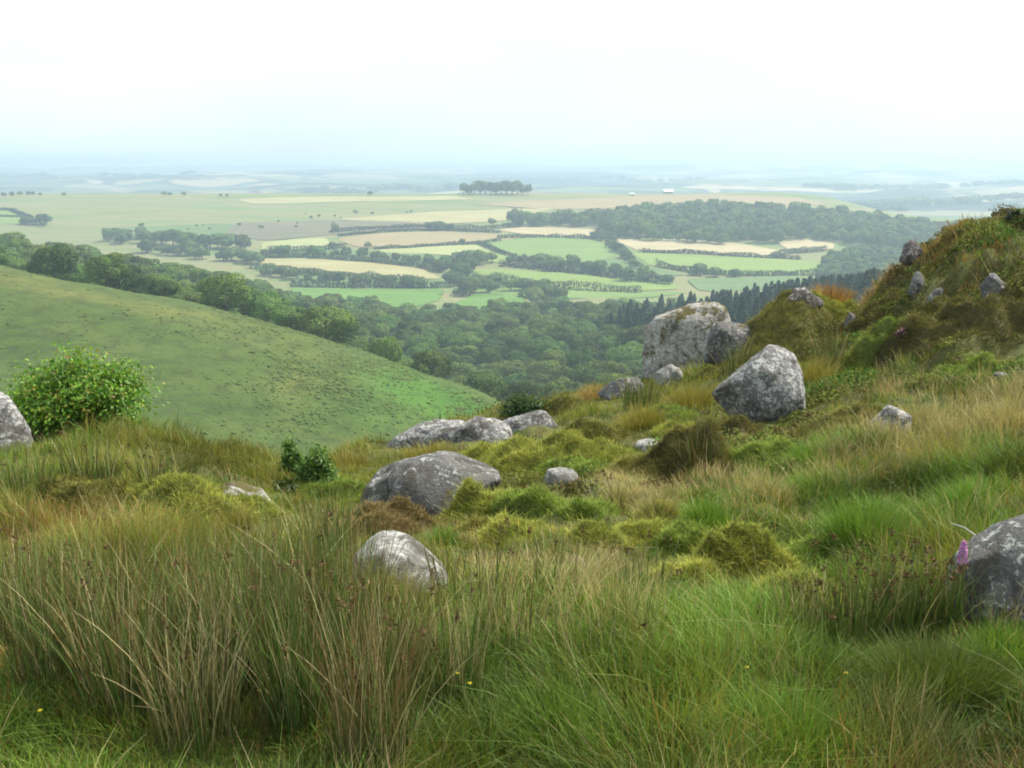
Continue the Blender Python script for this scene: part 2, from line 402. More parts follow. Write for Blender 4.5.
def cat_meshes(parts):
    V, Fq, Ft, C, n = [], [], [], [], 0
    for v, fs, c in parts:
        V.append(v); C.append(c)
        for f in fs: (Fq if f.shape[1] == 4 else Ft).append(f + n)
        n += len(v)
    out = []
    if Fq: out.append(np.concatenate(Fq))
    if Ft: out.append(np.concatenate(Ft))
    return np.concatenate(V), out, np.concatenate(C)

def unit(v): return v / np.maximum(np.linalg.norm(v, axis=-1, keepdims=True), 1e-9)

def blades(p, h, w, lean, col, tip=None, seg=3, curl=0.6, up=None):
    """curved tapering blades: p base (n,3), h length, w width, lean (n,2) sideways reach as a share of length"""
    n = len(p); h = np.broadcast_to(h, n); w = np.broadcast_to(w, n)
    if tip is None: tip = col
    d = np.c_[lean, np.zeros(n)]
    upv = np.tile([0., 0, 1], (n, 1)) if up is None else up
    a = rng.uniform(0, 2*np.pi, n)
    # width faces roughly any way
    side = np.c_[np.cos(a), np.sin(a), np.zeros(n)]
    V = np.zeros((n, 2*seg + 1, 3)); C = np.zeros((n, 2*seg + 1, 3))
    for k in range(seg + 1):
        t = k / seg
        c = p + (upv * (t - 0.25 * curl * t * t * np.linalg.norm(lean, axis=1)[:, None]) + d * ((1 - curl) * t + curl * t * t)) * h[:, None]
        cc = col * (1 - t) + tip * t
        if k < seg:
            ww = (w * (1 - 0.75 * t**1.5) * 0.5)[:, None]
            V[:, 2*k] = c - side * ww; V[:, 2*k+1] = c + side * ww; C[:, 2*k] = cc; C[:, 2*k+1] = cc
        else:
            V[:, 2*k] = c; C[:, 2*k] = cc
    m = 2*seg + 1
    base = (np.arange(n) * m)[:, None]
    q = [base + np.array([[2*k, 2*k+1, 2*k+3, 2*k+2]]) for k in range(seg - 1)]
    fs = [np.concatenate(q)] if q else []
    fs.append(base + np.array([[2*seg-2, 2*seg-1, 2*seg]]))
    return V.reshape(-1, 3), fs, C.reshape(-1, 3)

def cards(c, nrm, size, col, aspect=1.5, bend=0.15):
    """leaf faces: pointed four-sided leaves about the centres c"""
    n = len(c); size = np.broadcast_to(size, n)[:, None]
    r = unit(rng.normal(size=(n, 3))); a = unit(np.cross(nrm, r)); b = np.cross(nrm, a)
    hx = size * 0.5; hy = size * 0.5 * aspect
    V = np.stack([c - b*hy, c + a*hx*0.9 - b*hy*0.1 + nrm*size*bend*0.3, c + b*hy - nrm*size*bend, c - a*hx*0.9 - b*hy*0.1 + nrm*size*bend*0.3], 1).reshape(-1, 3)
    f = np.arange(4*n).reshape(n, 4)
    return V, [f], np.repeat(col, 4, 0)

def tube(pts, rad, sides=6, col=(0.1, 0.09, 0.07)):
    pts = np.asarray(pts, float); k = len(pts); rad = np.broadcast_to(rad, k)
    t = unit(np.gradient(pts, axis=0)); ref = np.array([0.3, 0.9, 0.1]) if abs(t[0][2]) > 0.7 else np.array([0, 0, 1.])
    a = unit(np.cross(t, ref)); b = np.cross(t, a)
    th = np.linspace(0, 2*np.pi, sides, endpoint=False)
    V = (pts[:, None] + rad[:, None, None] * (np.cos(th)[None, :, None] * a[:, None] + np.sin(th)[None, :, None] * b[:, None])).reshape(-1, 3)
    i = np.arange(k-1)[:, None]*sides; j = np.arange(sides)[None]; j2 = (j+1) % sides
    f = np.stack([i+j, i+j2, i+sides+j2, i+sides+j], -1).reshape(-1, 4)
    return V, [f], np.tile(np.array(col, float), (len(V), 1))

def ico(sub):
    bm = bmesh.new(); bmesh.ops.create_icosphere(bm, subdivisions=sub, radius=1)
    V = np.array([v.co[:] for v in bm.verts]); Fc = np.array([[v.index for v in f.verts] for f in bm.faces]); bm.free()
    return V, Fc
ICO = {s: ico(s) for s in (1, 2, 3, 4, 5)}

# ------------------------------------------------------------------ the land
def build_land():
    us = np.unique(np.round(np.concatenate([np.arange(-0.62, 0.62, 0.002), np.arange(-0.95, -0.62, 0.01), np.arange(0.62, 0.951, 0.01)]), 5))
    ds = [0.5]
    while ds[-1] < 40: ds.append(ds[-1] * 1.010)
    i1 = len(ds) - 1
    while ds[-1] < 150: ds.append(ds[-1] * 1.02)
    while ds[-1] < 330: ds.append(ds[-1] * 1.010)
    i2 = len(ds) - 1
    while ds[-1] < 940: ds.append(ds[-1] * 1.012)
    i3 = len(ds) - 1
    while ds[-1] < 2600: ds.append(ds[-1] * 1.008)
    i4 = len(ds) - 1
    while ds[-1] < 15800: ds.append(ds[-1] * 1.012)
    ds = np.array(ds); i5 = len(ds) - 1
    U, D = np.meshgrid(us, ds); X = U * D; Z = H(X, D)
    V = np.stack([X, D, Z], -1)
    for nm, a, b, mt in (('ground', 0, i1, 'ground'), ('hillside', i1, i2, 'hill'), ('valley_floor', i2, i3, 'valley'), ('farmland', i3, i4, 'farm'), ('far_hills', i4, i5, 'far')):
        v = V[a:b+1]; r, c = v.shape[:2]
        i = np.arange(r-1)[:, None]*c; j = np.arange(c-1)[None]
        f = np.stack([i+j, i+j+1, i+c+j+1, i+c+j], -1).reshape(-1, 4)
        cl = None
        if nm == 'hillside':
            # bracken grows bright along the nose of the spur; dry grass in a long buff streak below the top
            q = v.reshape(-1, 3); ppx, ppy = project(q[:, 0], q[:, 1], q[:, 2]); wob = 7*fbm(q[:, 0]/14, q[:, 1]/14, seed=301, octv=3)
            edge = np.interp(ppx, [200, 300, 400, 495], [330, 340, 373, 411])
            ga = np.clip(np.exp(-((ppy + wob - edge - 12)/16)**2)*sm(330, 400, ppx) + 0.5*np.exp(-((ppx-400)/70)**2 - ((ppy+wob-410)/20)**2), 0, 1)[:, None]
            gb = np.exp(-((ppy + wob - (277 + 0.20*ppx))/9)**2)[:, None]*(1 - sm(180, 330, ppx))[:, None] + 0.6*np.exp(-((ppx + 3*wob - 300)/16)**2 - ((ppy-380)/35)**2)[:, None]
            cl = np.ones((len(q), 3)); cl = cl*(1-ga) + ga*np.array([0.95, 1.45, 0.9]); cl = cl*(1-gb) + gb*np.array([1.75, 1.3, 1.5])
        link(nm, make_mesh(nm, v.reshape(-1, 3), [f], cl, smooth=True), M[mt], kind='structure')
build_land()

# ------------------------------------------------------------------ fields draped on the rising farmland
def smooth_poly(pts, it=2):
    p = np.asarray(pts, float)
    for _ in range(it):
        q = np.roll(p, -1, 0); p = np.stack([0.9*p + 0.1*q, 0.1*p + 0.9*q], 1).reshape(-1, 2)
    return p
FIELD_LABELS = []
def field(pts, c1, c2, lift=0.7):
    w = np.array([hit(x, y, d0=560)[:2] for x, y in pts])
    w = smooth_poly(w, 2)
    lo, hi = w.min(0), w.max(0); step = max(10.0, (hi - lo).max() / 40)
    gx, gy = np.meshgrid(np.arange(lo[0], hi[0], step), np.arange(lo[1], hi[1], step))
    g = np.c_[gx.ravel(), gy.ravel()]
    def inside(q):
        a, b = w, np.roll(w, -1, 0); r = np.zeros(len(q), bool)
        for (x1, y1), (x2, y2) in zip(a, b):
            k = ((y1 > q[:, 1]) != (y2 > q[:, 1])) & (q[:, 0] < (x2-x1)*(q[:, 1]-y1)/((y2-y1) + 1e-12) + x1); r ^= k
        return r
    g = g[inside(g)]
    vs = [Vector(p) for p in np.concatenate([w, g])]
    n = len(w)
    r = delaunay_2d_cdt(vs, [(i, (i+1) % n) for i in range(n)], [], 1, 1e-4)
    xy = np.array([v[:] for v in r[0]]); fc = np.array(r[2], int)
    z = H(xy[:, 0], xy[:, 1]) + lift
    a = xy[fc]; s = (a[:,1,0]-a[:,0,0])*(a[:,2,1]-a[:,0,1])-(a[:,1,1]-a[:,0,1])*(a[:,2,0]-a[:,0,0])
    fc[s < 0] = fc[s < 0][:, ::-1]
    return link('field', make_mesh('field', np.c_[xy, z], [fc], smooth=True), flat('field_crop', c1, c2, 0.02), kind='structure')
STRAW = ((0.44, 0.36, 0.19), (0.5, 0.43, 0.25)); PINK = ((0.37, 0.27, 0.16), (0.44, 0.33, 0.21)); PALE = ((0.52, 0.40, 0.27), (0.6, 0.47, 0.33))
CREAM = ((0.42, 0.42, 0.2), (0.48, 0.46, 0.24)); GREEN = ((0.13, 0.25, 0.045), (0.17, 0.29, 0.06)); PGREEN = ((0.2, 0.29, 0.08), (0.24, 0.33, 0.1))
YGREEN = ((0.24, 0.32, 0.08), (0.28, 0.35, 0.1)); HEATH = ((0.19, 0.17, 0.12), (0.24, 0.2, 0.14)); BGREEN = ((0.15, 0.22, 0.09), (0.18, 0.25, 0.1))
STRAW, PINK, PALE, CREAM, GREEN, PGREEN, YGREEN, HEATH, BGREEN = [tuple(tuple(w*v for w, v in zip((0.60, 0.66, 0.56), c)) for c in p) for p in (STRAW, PINK, PALE, CREAM, GREEN, PGREEN, YGREEN, HEATH, BGREEN)]
for pts, c in [
    ([(262,243),(296,239.5),(326,238),(332,246),(300,250.5),(262,251)], CREAM),
    ([(336,239),(380,233.5),(440,231.5),(497,235.5),(534,238),(478,243.5),(410,247),(372,248.5),(352,246)], PINK),
    ([(366,251),(410,248),(445,246),(480,245),(492,250),(476,257.5),(440,255),(395,253.5)], CREAM),
    ([(228,259),(290,258.5),(370,263),(422,269),(442,279.5),(400,278.5),(330,272.5),(270,268),(243,264)], STRAW),
    ([(286,288.5),(360,289.5),(445,289),(440,300),(418,307),(375,307),(320,303)], GREEN),
    ([(455,303),(476,294),(500,294),(526,299),(524,311),(468,311)], GREEN),
    ([(482,243),(520,238),(560,238),(596,241),(612,246),(622,253),(606,260),(580,264),(520,256.5),(496,250)], PGREEN),
    ([(478,249),(496,251.5),(520,258),(504,264),(470,260)], YGREEN),
    ([(496,230),(530,227),(600,230),(598,236.5),(550,237),(520,234)], PALE),
    ([(612,239.5),(660,240),(740,244),(800,254),(784,259),(720,254.5),(640,251.5)], PALE),
    ([(630,253),(700,255.5),(790,260),(840,265),(828,275),(760,275.5),(700,273),(650,266)], YGREEN),
    ([(452,270),(520,270.5),(600,276),(668,279.5),(680,289),(640,292),(580,290.5),(520,284.5),(468,278)], YGREEN),
    ([(686,279),(760,277.5),(824,278),(800,288),(700,292)], BGREEN),
    ([(774,241),(800,239),(834,243),(834,250),(790,250.5)], PALE),
    ([(-30,211),(10,210),(32,219),(24,224.5),(-30,224)], PGREEN),
    ([(236,222.5),(330,220.5),(430,222),(448,229),(390,230),(334,235),(262,241),(226,234)], HEATH),
    ([(252,265.5),(285,268),(298,275),(262,274)], GREEN),
    ([(470,204.5),(600,198),(700,194.5),(800,198),(830,206),(700,206),(560,210)], PINK),
    ([(236,199.5),(320,197),(450,196),(480,200),(330,202.5),(250,204)], STRAW),
    ([(100,228),(236,223.5),(222,236),(130,240)], BGREEN),
    ([(436,212),(560,207.5),(500,222),(440,224),(330,219.5)], STRAW),
    ([(838,256),(900,253),(960,262),(900,275),(840,270)], YGREEN),
    ([(262,251.5),(330,247.5),(366,251.5),(440,256),(470,259),(430,266),(370,261.5),(260,257.5)], BGREEN),
    ([(298,275),(330,273.5),(440,280.5),(456,288),(290,287.5)], BGREEN),
    ([(526,285.5),(600,291.5),(690,293),(650,298),(560,300),(520,297),(470,292),(460,281)], PGREEN),
    ([(500,264.5),(560,268),(630,256),(650,267),(690,276),(600,275)], BGREEN),
]: field(pts, *c)

# ------------------------------------------------------------------ trees
def crown_arrays(seed, leaves, leaf, lobes=13, flat_=0.8, low=-0.55):
    """a crown of radius about 1: leaves over many overlapping boughs, with gaps between the boughs"""
    r = np.random.default_rng(seed)
    cen, rad = [np.array([0, 0, 0.0])], [0.70]
    for k in range(lobes):
        a = 2*np.pi*(k*0.618 + r.uniform(-.1, .1)); zz = r.uniform(low, 0.62); q = math.sqrt(max(0.05, 1 - (zz/0.9)**2))
        d = r.uniform(0.52, 0.68) * q
        cen.append(np.array([d*math.cos(a), d*math.sin(a), zz*flat_])); rad.append(r.uniform(0.24, 0.38))
    cen, rad = np.array(cen), np.array(rad)
    pts, nr, lob = [], [], []
    wgt = rad**2 / (rad**2).sum()
    for i in range(len(cen)):
        n = int(leaves*1.6*wgt[i]); d = unit(r.normal(size=(n, 3))); d = d[d[:, 2] > -0.75]
        p = cen[i] + d * rad[i] * (1 + r.normal(size=(len(d), 1))*0.07)
        ins = np.zeros(len(p), bool)
        for j in range(len(cen)):
            if j != i: ins |= (np.linalg.norm(p - cen[j], axis=1) < rad[j]*0.86)
        pts.append(p[~ins]); nr.append(d[~ins]); lob.append(np.full((~ins).sum(), i))
    p = np.concatenate(pts); d = np.concatenate(nr); lob = np.concatenate(lob)
    nn = unit(d + r.normal(size=d.shape)*0.22)
    tone = r.uniform(0.8, 1.22, len(cen))[lob] * r.uniform(0.8, 1.2, len(p))
    col = np.array([0.080, 0.132, 0.027])[None] * tone[:, None] * (1 + r.normal(size=(len(p), 3))*0.05)
    return cards(p, nn, leaf * r.uniform(0.7, 1.3, len(p)), col, aspect=1.25)
def trunk_arrays(h, r0):
    pts = [(0, 0, -0.6), (0.02, 0, h*0.35), (0.0, 0.03, h*0.7), (0.03, 0.02, h)]
    parts = [tube(pts, [r0*1.5, r0, r0*0.8, r0*0.5], 7)]
    for k in range(4):
        a = k*1.6 + 0.4; z0 = h*(0.55+0.08*k)
        parts.append(tube([(0, 0, z0), (0.4*h*0.35*math.cos(a), 0.4*h*0.35*math.sin(a), z0+h*0.18), (h*0.3*math.cos(a), h*0.3*math.sin(a), z0+h*0.32)], [r0*0.5, r0*0.35, r0*0.15], 5))
    return cat_meshes(parts)
def spruce_arrays(seed, leaves):
    r = np.random.default_rng(seed)
    t = r.uniform(0, 1, leaves)**0.75                     # 0 tip .. 1 base
    tier = np.floor(t*13)/13; wob = 0.75 + 0.35*((t*13) % 1)
    a = r.uniform(0, 2*np.pi, leaves); bough = 0.85 + 0.25*np.sin(a*7 + tier*40)
    rad = (0.03 + 0.34*t**0.85) * wob * bough * r.uniform(0.5, 1.0, leaves)**0.4
    p = np.c_[rad*np.cos(a), rad*np.sin(a), 1.85*(1-t) - rad*0.25]
    nn = unit(np.c_[np.cos(a)*0.8, np.sin(a)*0.8, np.full(leaves, 0.6)] + r.normal(size=(leaves, 3))*0.4)
    col = np.array([0.028, 0.062, 0.030])[None] * r.uniform(0.75, 1.25, (leaves, 1))
    return cards(p, nn, 0.085*r.uniform(0.7, 1.3, leaves), col, aspect=1.8)

CROWNS = [make_mesh('crown', *crown_arrays(100+i, 4600, 0.075, lobes=17 + i % 4, flat_=0.75 + 0.08*(i % 3))) for i in range(7)]
for c in CROWNS: c.materials.append(M['crown'])
SMALLC = [make_mesh('crown', *crown_arrays(200+i, 900, 0.15, lobes=9, low=-0.7)) for i in range(5)]
for c in SMALLC: c.materials.append(M['crown'])
TRUNK = make_mesh('trunk', *trunk_arrays(1.0, 0.045)); TRUNK.materials.append(M['bark'])
SPR = [make_mesh('crown', *spruce_arrays(300+i, 1500)) for i in range(4)]
for c in SPR: c.materials.append(M['spruce'])

def tree(name, x, y, hgt, wid, crowns, label, group, k, spruce=False, z=None):
    z = float(H(np.array([x]), np.array([y]))[0]) if z is None else z
    t = empty(name, (x, y, z), label, 'tree', group)
    tr = link('trunk', TRUNK, parent=t)
    c = link('crown', crowns[k % len(crowns)], parent=t)
    if spruce:
        tr.scale = (hgt*0.5, hgt*0.5, hgt*0.5); c.scale = (wid/0.74, wid/0.74, hgt/1.87); c.location = (0, 0, hgt*0.05)
    else:
        tr.scale = (hgt*0.75, hgt*0.75, hgt*0.62)
        c.scale = (wid/2, wid/2, hgt*0.80/1.62); c.location = (0, 0, hgt*0.55)
    c.rotation_euler = (0, 0, rng.uniform(0, 6.28)); tr.rotation_euler = (0, 0, rng.uniform(0, 6.28))
    return t

# which spots stand in view: compare with the skyline of the land in front of them
_us = np.linspace(-0.6, 0.6, 241); _ds = np.exp(np.linspace(math.log(2), math.log(2700), 700))
_U, _D = np.meshgrid(_us, _ds, indexing='ij'); _S = (EYE - H(_U*_D, _D)) / _D
_RM = np.minimum.accumulate(_S, axis=1)
def in_view(x, y, ztop, margin=0.0):
    u = x / y; s = (EYE - ztop) / y
    i = np.clip(np.round((u + 0.6)/1.2*240).astype(int), 0, 240); j = np.clip(np.searchsorted(_ds, y*0.985) - 1, 0, 699)
    return (s < _RM[i, j] - margin) & (np.abs(u) < 0.56)

def pip(poly, px, py):
    a = np.asarray(poly, float); b = np.roll(a, -1, 0); r = np.zeros(len(px), bool)
    for (x1, y1), (x2, y2) in zip(a, b):
        r ^= ((y1 > py) != (y2 > py)) & (px < (x2-x1)*(py-y1)/((y2-y1)+1e-12) + x1)
    return r
def spaced(n, umin, umax, dmin, dmax, gap, seed):
    """spots with a gap between them, even on the plan"""
    r = np.random.default_rng(seed); cell = {}; out = []
    y = np.sqrt(r.uniform(dmin**2, dmax**2, n)); x = r.uniform(umin, umax, n) * y
    for a, b in zip(x, y):
        ci, cj = int(a//gap), int(b//gap); ok = True
        for di in (-1, 0, 1):
            for dj in (-1, 0, 1):
                for (c, d) in cell.get((ci+di, cj+dj), ()):
                    if (a-c)**2 + (b-d)**2 < gap*gap: ok = False; break
                if not ok: break
            if not ok: break
        if ok: cell.setdefault((ci, cj), []).append((a, b)); out.append((a, b))
    return np.array(out)
S_ = spaced(40000, -0.56, 0.5, 318, 930, 13.4, 5)
sz = H(S_[:, 0], S_[:, 1]); spx, spy = project(S_[:, 0], S_[:, 1], sz)
# the wood: everything this side of the fields, not on the bare hillside; the gaps are the two bright meadows
wood_poly = [(-60,275),(-60,244),(0,244),(60,246),(120,253),(180,264),(230,274),(270,284),(300,292),(340,301),(375,306.5),(415,308),(440,305),(462,306),(470,311),(520,311),(560,304),(610,300),(660,296),(720,293),(800,291),(880,289),(1030,287),(1030,600),(-60,600)]
ok = pip(wood_poly, spx, spy)
ridge = np.interp(spx, [-60, 0, 100, 200, 300, 400, 495, 560], [318, 330, 325, 316, 306, 298, 290, 200])
ok &= S_[:, 1] > ridge + 14
S_, sz, spx, spy = S_[ok], sz[ok], spx[ok], spy[ok]
hgt = rng.uniform(7.5, 17.5, len(S_)); wid = 3.5 + hgt * rng.uniform(0.62, 1.1, len(S_))
lf = spx < 330; hgt[lf] *= 0.84; wid[S_[:, 1] > 470] *= 1.15
vis = in_view(S_[:, 0], S_[:, 1], sz + hgt)
S_, sz, spx, spy, hgt, wid = [a[vis] for a in (S_, sz, spx, spy, hgt, wid)]
# the spruces stand on the right flank, behind the tall boulder, closer together than the oaks
plot = [(604,345),(624,326),(690,309),(760,300),(890,298),(890,352),(640,352)]
bl = ~pip(plot, spx, spy); S_, sz, spx, spy, hgt, wid = [a[bl] for a in (S_, sz, spx, spy, hgt, wid)]
Q_ = spaced(30000, 0.07, 0.40, 430, 900, 7.6, 15); qz = H(Q_[:, 0], Q_[:, 1]); qpx, qpy = project(Q_[:, 0], Q_[:, 1], qz)
qh = rng.uniform(12, 20, len(Q_)); qk = pip(plot, qpx, qpy) & in_view(Q_[:, 0], Q_[:, 1], qz + qh)
spr = np.r_[np.zeros(len(S_), bool), np.ones(qk.sum(), bool)]
S_ = np.r_[S_, Q_[qk]]; sz = np.r_[sz, qz[qk]]; spx = np.r_[spx, qpx[qk]]; spy = np.r_[spy, qpy[qk]]; hgt = np.r_[hgt, qh[qk]]; wid = np.r_[wid, qh[qk]*0.5]
print('wood trees in view', len(S_), 'spruces', spr.sum())
ordr = np.argsort(S_[:, 1] / hgt)
nb = 0; ns = 0; rest = []
for i in ordr:
    x, y = S_[i]
    if spr[i]:
        if ns < 290:
            tree('spruce_tree', x, y, hgt[i], hgt[i]*rng.uniform(0.42, 0.58), SPR, 'dark pointed spruce among the others of the plantation beyond the tall boulder', 'spruces in the plantation', ns, True, sz[i]); ns += 1
        continue
    if nb < 300:
        px = spx[i]
        if px < 330: lb, gp = 'round grey-green broadleaf tree in the wood along the back of the grassy hillside', 'trees behind the grassy hillside'
        elif px < 560: lb, gp = 'round broadleaf tree in the valley wood between the hillside tip and the spruces', 'trees in the valley wood'
        else: lb, gp = 'broadleaf tree of the valley wood showing below the spruces and the tall boulder', 'trees on the valley side below the spruces'
        tree('broadleaf_tree', x, y, hgt[i], wid[i], CROWNS, lb, gp, nb, z=sz[i]); nb += 1
    else: rest.append(i)
print('broadleaf', nb, 'spruce', ns, 'rest', len(rest))

def mass(name, xs, ys, zs, hs, ws, leaves, leaf, label, mat='wood_mass', tint=(1, 1, 1)):
    protos = [crown_arrays(400+i, leaves, leaf, lobes=8, low=-0.7) for i in range(6)]
    parts = []
    for k in range(len(xs)):
        v, f, c = protos[k % 6]; a = rng.uniform(0, 6.28); ca, sa = math.cos(a), math.sin(a)
        q = np.c_[v[:, 0]*ca - v[:, 1]*sa, v[:, 0]*sa + v[:, 1]*ca, v[:, 2]] * np.array([ws[k]/2, ws[k]/2, hs[k]*0.5]) + np.array([xs[k], ys[k], zs[k] + hs[k]*0.52])
        tv = rng.uniform(0.55, 1.45); th = rng.normal()*0.10
        parts.append((q, f, c * tv * np.array([1+th, 1, 1-th]) * np.array(tint)))
    V, fs, C = cat_meshes(parts)
    return link(name, make_mesh(name, V, fs, C), M[mat], label=label, cat='woodland', kind='stuff')
rest = np.array(rest, int)
if len(rest):
    mass('valley_woodland', S_[rest, 0], S_[rest, 1], sz[rest], hgt[rest], wid[rest], 900, 0.16, 'unbroken canopy of broadleaf woodland filling the far part of the valley')

# the large wood on the rise beyond the fields
T_ = spaced(40000, -0.03, 0.5, 1350, 1990, 14, 9)
tz = H(T_[:, 0], T_[:, 1]); tpx, tpy = project(T_[:, 0], T_[:, 1], tz)
okw = pip([(508,223),(580,221),(640,215),(700,211),(790,213),(860,220),(950,233),(1000,244),(1000,262),(910,257),(860,246),(800,241),(770,244),(700,240),(640,238),(612,238),(600,229),(560,226),(510,228)], tpx, tpy)
T_, tz = T_[okw], tz[okw]
th = rng.uniform(15, 25, len(T_))
vis = in_view(T_[:, 0], T_[:, 1], tz + th + 12)
T_, tz, th = T_[vis], tz[vis], th[vis]
print('far wood', len(T_))
mass('far_woodland', T_[:, 0], T_[:, 1], tz, th, th*rng.uniform(0.9, 1.25, len(T_)), 420, 0.22, 'large dark wood spread over the rise beyond the patchwork fields')

# knoll of trees right of the fields
K_ = spaced(9000, 0.25, 0.45, 1150, 1600, 9.5, 12)
kz = H(K_[:, 0], K_[:, 1]); kpx, kpy = project(K_[:, 0], K_[:, 1], kz)
okk = pip([(815,284),(826,262),(850,254),(905,253),(930,262),(930,290)], kpx, kpy)
K_, kz = K_[okk], kz[okk]
kh = rng.uniform(11, 16, len(K_))
mass('knoll_woodland', K_[:, 0], K_[:, 1], kz, kh, kh*1.05, 500, 0.22, 'rounded knoll of trees right of the pale strip fields')

# hedgerow trees and hedges
def along(pts, gap, jit):
    w = np.array([hit(x, y, d0=560)[:2] for x, y in pts]); out = []
    seg = np.linalg.norm(np.diff(w, axis=0), axis=1); tot = seg.sum(); cum = np.r_[0, np.cumsum(seg)]
    s = 0
    while s < tot:
        k = min(np.searchsorted(cum, s, side='right') - 1, len(seg)-1); t = (s - cum[k]) / seg[k]
        out.append(w[k]*(1-t) + w[k+1]*t + rng.normal(size=2)*jit); s += gap * rng.uniform(0.7, 1.4)
    return np.array(out), w
HROWS = [
    ('shadowed tree in the long hedgerow above the straw field', [(236,256),(280,257),(330,257.5),(360,259),(400,263),(440,267)], 12, (8, 13), 2),
    ('tree in the tree row between the straw field and the bright green meadow', [(262,275),(300,280),(345,284),(385,286),(425,288)], 10, (8, 13), 4),
    ('tree in the clump at the right end of the straw field', [(440,272),(462,264),(478,262),(462,276),(448,286),(470,284),(480,292),(446,296)], 9, (9, 14), 5),
    ('tree in the wide tree row crossing below the large pale green field', [(500,263),(530,266),(560,270),(590,272),(620,277),(648,281),(676,286)], 9, (9, 15), 5),
    ('tree in the row on the right side of the large pale green field', [(592,236),(606,243),(620,253),(628,262),(640,270)], 13, (7, 11), 2),
    ('tree in the group round the small bright green field', [(480,286),(505,289),(530,291),(545,296),(560,300),(530,304)], 9, (9, 14), 4),
    ('bushy tree in the hedge between the two fields on the right', [(690,274),(706,276),(728,277),(745,278)], 10, (7, 11), 3),
    ('tree in the blue-green clump left of the heath strip', [(108,240),(140,243),(165,245),(185,246),(205,248),(225,250),(244,251)], 9, (12, 19), 8),
    ('tree in the lower row of the clump left of the straw field', [(150,252),(180,255),(210,259),(236,262),(258,264)], 9, (10, 15), 6),
    ('tree standing by itself on a field hedge', [(335,231),(368,249),(438,231),(462,244),(332,249)], 1e9, (9, 12), 0),
    ('tree in the dark group above the pinkish field', [(428,230),(440,230),(452,230)], 8, (9, 12), 2),
    ('rounded tree at the left end of the large far wood', [(492,226),(498,226)], 12, (15, 17), 0),
    ('tree in the small clump beside the two green fields at the far left', [(24,224),(34,225),(46,225),(54,226)], 9, (10, 14), 3),
    ('rounded tree along the front edge of the far wood', [(612,238),(628,239),(645,240),(672,241),(690,242),(705,243),(726,245)], 11, (11, 15), 2),
]
k = 0
for lb, pts, gap, hr, jit in HROWS:
    if gap > 1e6: P_ = np.array([hit(x, y, d0=560)[:2] for x, y in pts])
    else: P_, _ = along(pts, gap*0.8, jit*1.3)
    for x, y in P_:
        h = rng.uniform(*hr)*rng.choice([0.8, 1.15, 1.4])
        tree('hedgerow_tree', x, y, h, h*rng.uniform(1.0, 1.45), SMALLC, lb, lb.replace('tree in', 'trees in'), k); k += 1
print('hedgerow trees', k)
# the skyline copse and the scattered skyline trees
for i, px in enumerate(np.linspace(464, 528, 13)):
    w = hit(px, 194.5, d0=900); h = rng.uniform(25, 31) * (1 if 1 < i < 11 else 0.8)
    tree('copse_tree', w[0], w[1] + rng.uniform(-15, 15), h, h*rng.uniform(0.75, 1.0), SMALLC, 'tall tree of the dark copse standing on the skyline of the common', 'copse on the skyline', i)
SKY = [(4,197),(12,196.5),(20,196),(28,195.5),(33,195.5),(40,196),(64,196),(164,196),(170,196),(184,196),(221,197),(227,197),(370,196)]
for i, (px, py) in enumerate(SKY):
    w = hit(px, py, d0=900); h = rng.uniform(6, 11)
    tree('scattered_tree', w[0], w[1], h, h*1.2, SMALLC, 'small lone tree along the far edge of the common', 'lone trees on the common edge', i)
for i in range(26):
    px = rng.uniform(110, 420); py = 222 + (420-px)*0.025 + rng.normal()*2.4 - 8*(px > 300)
    w = hit(px, py, d0=900); h = rng.uniform(2.5, 5.5)
    tree('thorn_bush', w[0], w[1], h, h*1.4, SMALLC, 'low thorn bush in the dotted line across the common', 'thorn bushes across the common', i)

def hedge(pts, wd, ht, label):
    P_, w = along(pts, 0.7, 0.8)
    n = len(P_); z = H(P_[:, 0], P_[:, 1]); hh = ht * (0.9 + 0.3*vnoise(P_[:, 0]/16, P_[:, 1]/16, seed=77))
    m = 12; a = rng.uniform(0, np.pi, (n, m)); r = np.sqrt(rng.uniform(0.4, 1, (n, m)))
    seg = np.gradient(P_, axis=0) if n > 2 else np.ones((n, 2)); tt = unit(seg); nx = np.c_[-tt[:, 1], tt[:, 0]]
    off = np.cos(a)*r*wd/2; up = np.sin(a)*r
    c = np.stack([P_[:, None, 0] + nx[:, None, 0]*off, P_[:, None, 1] + nx[:, None, 1]*off, z[:, None] + 0.1 + up*hh[:, None]], -1).reshape(-1, 3)
    nn = np.stack([nx[:, None, 0]*np.cos(a), nx[:, None, 1]*np.cos(a), np.sin(a)*1.1], -1).reshape(-1, 3); nn = unit(nn + rng.normal(size=nn.shape)*0.4)
    col = np.array([0.045, 0.07, 0.024])[None]*rng.uniform(0.75, 1.25, (len(c), 1))
    o0 = c.mean(0); V, fs, C = cards(c - o0, nn, 1.5, col, 1.2)
    return link('hedge', make_mesh('hedge', V, fs, C), M['crown'], loc=o0, label=label, cat='hedge', group='field hedges')
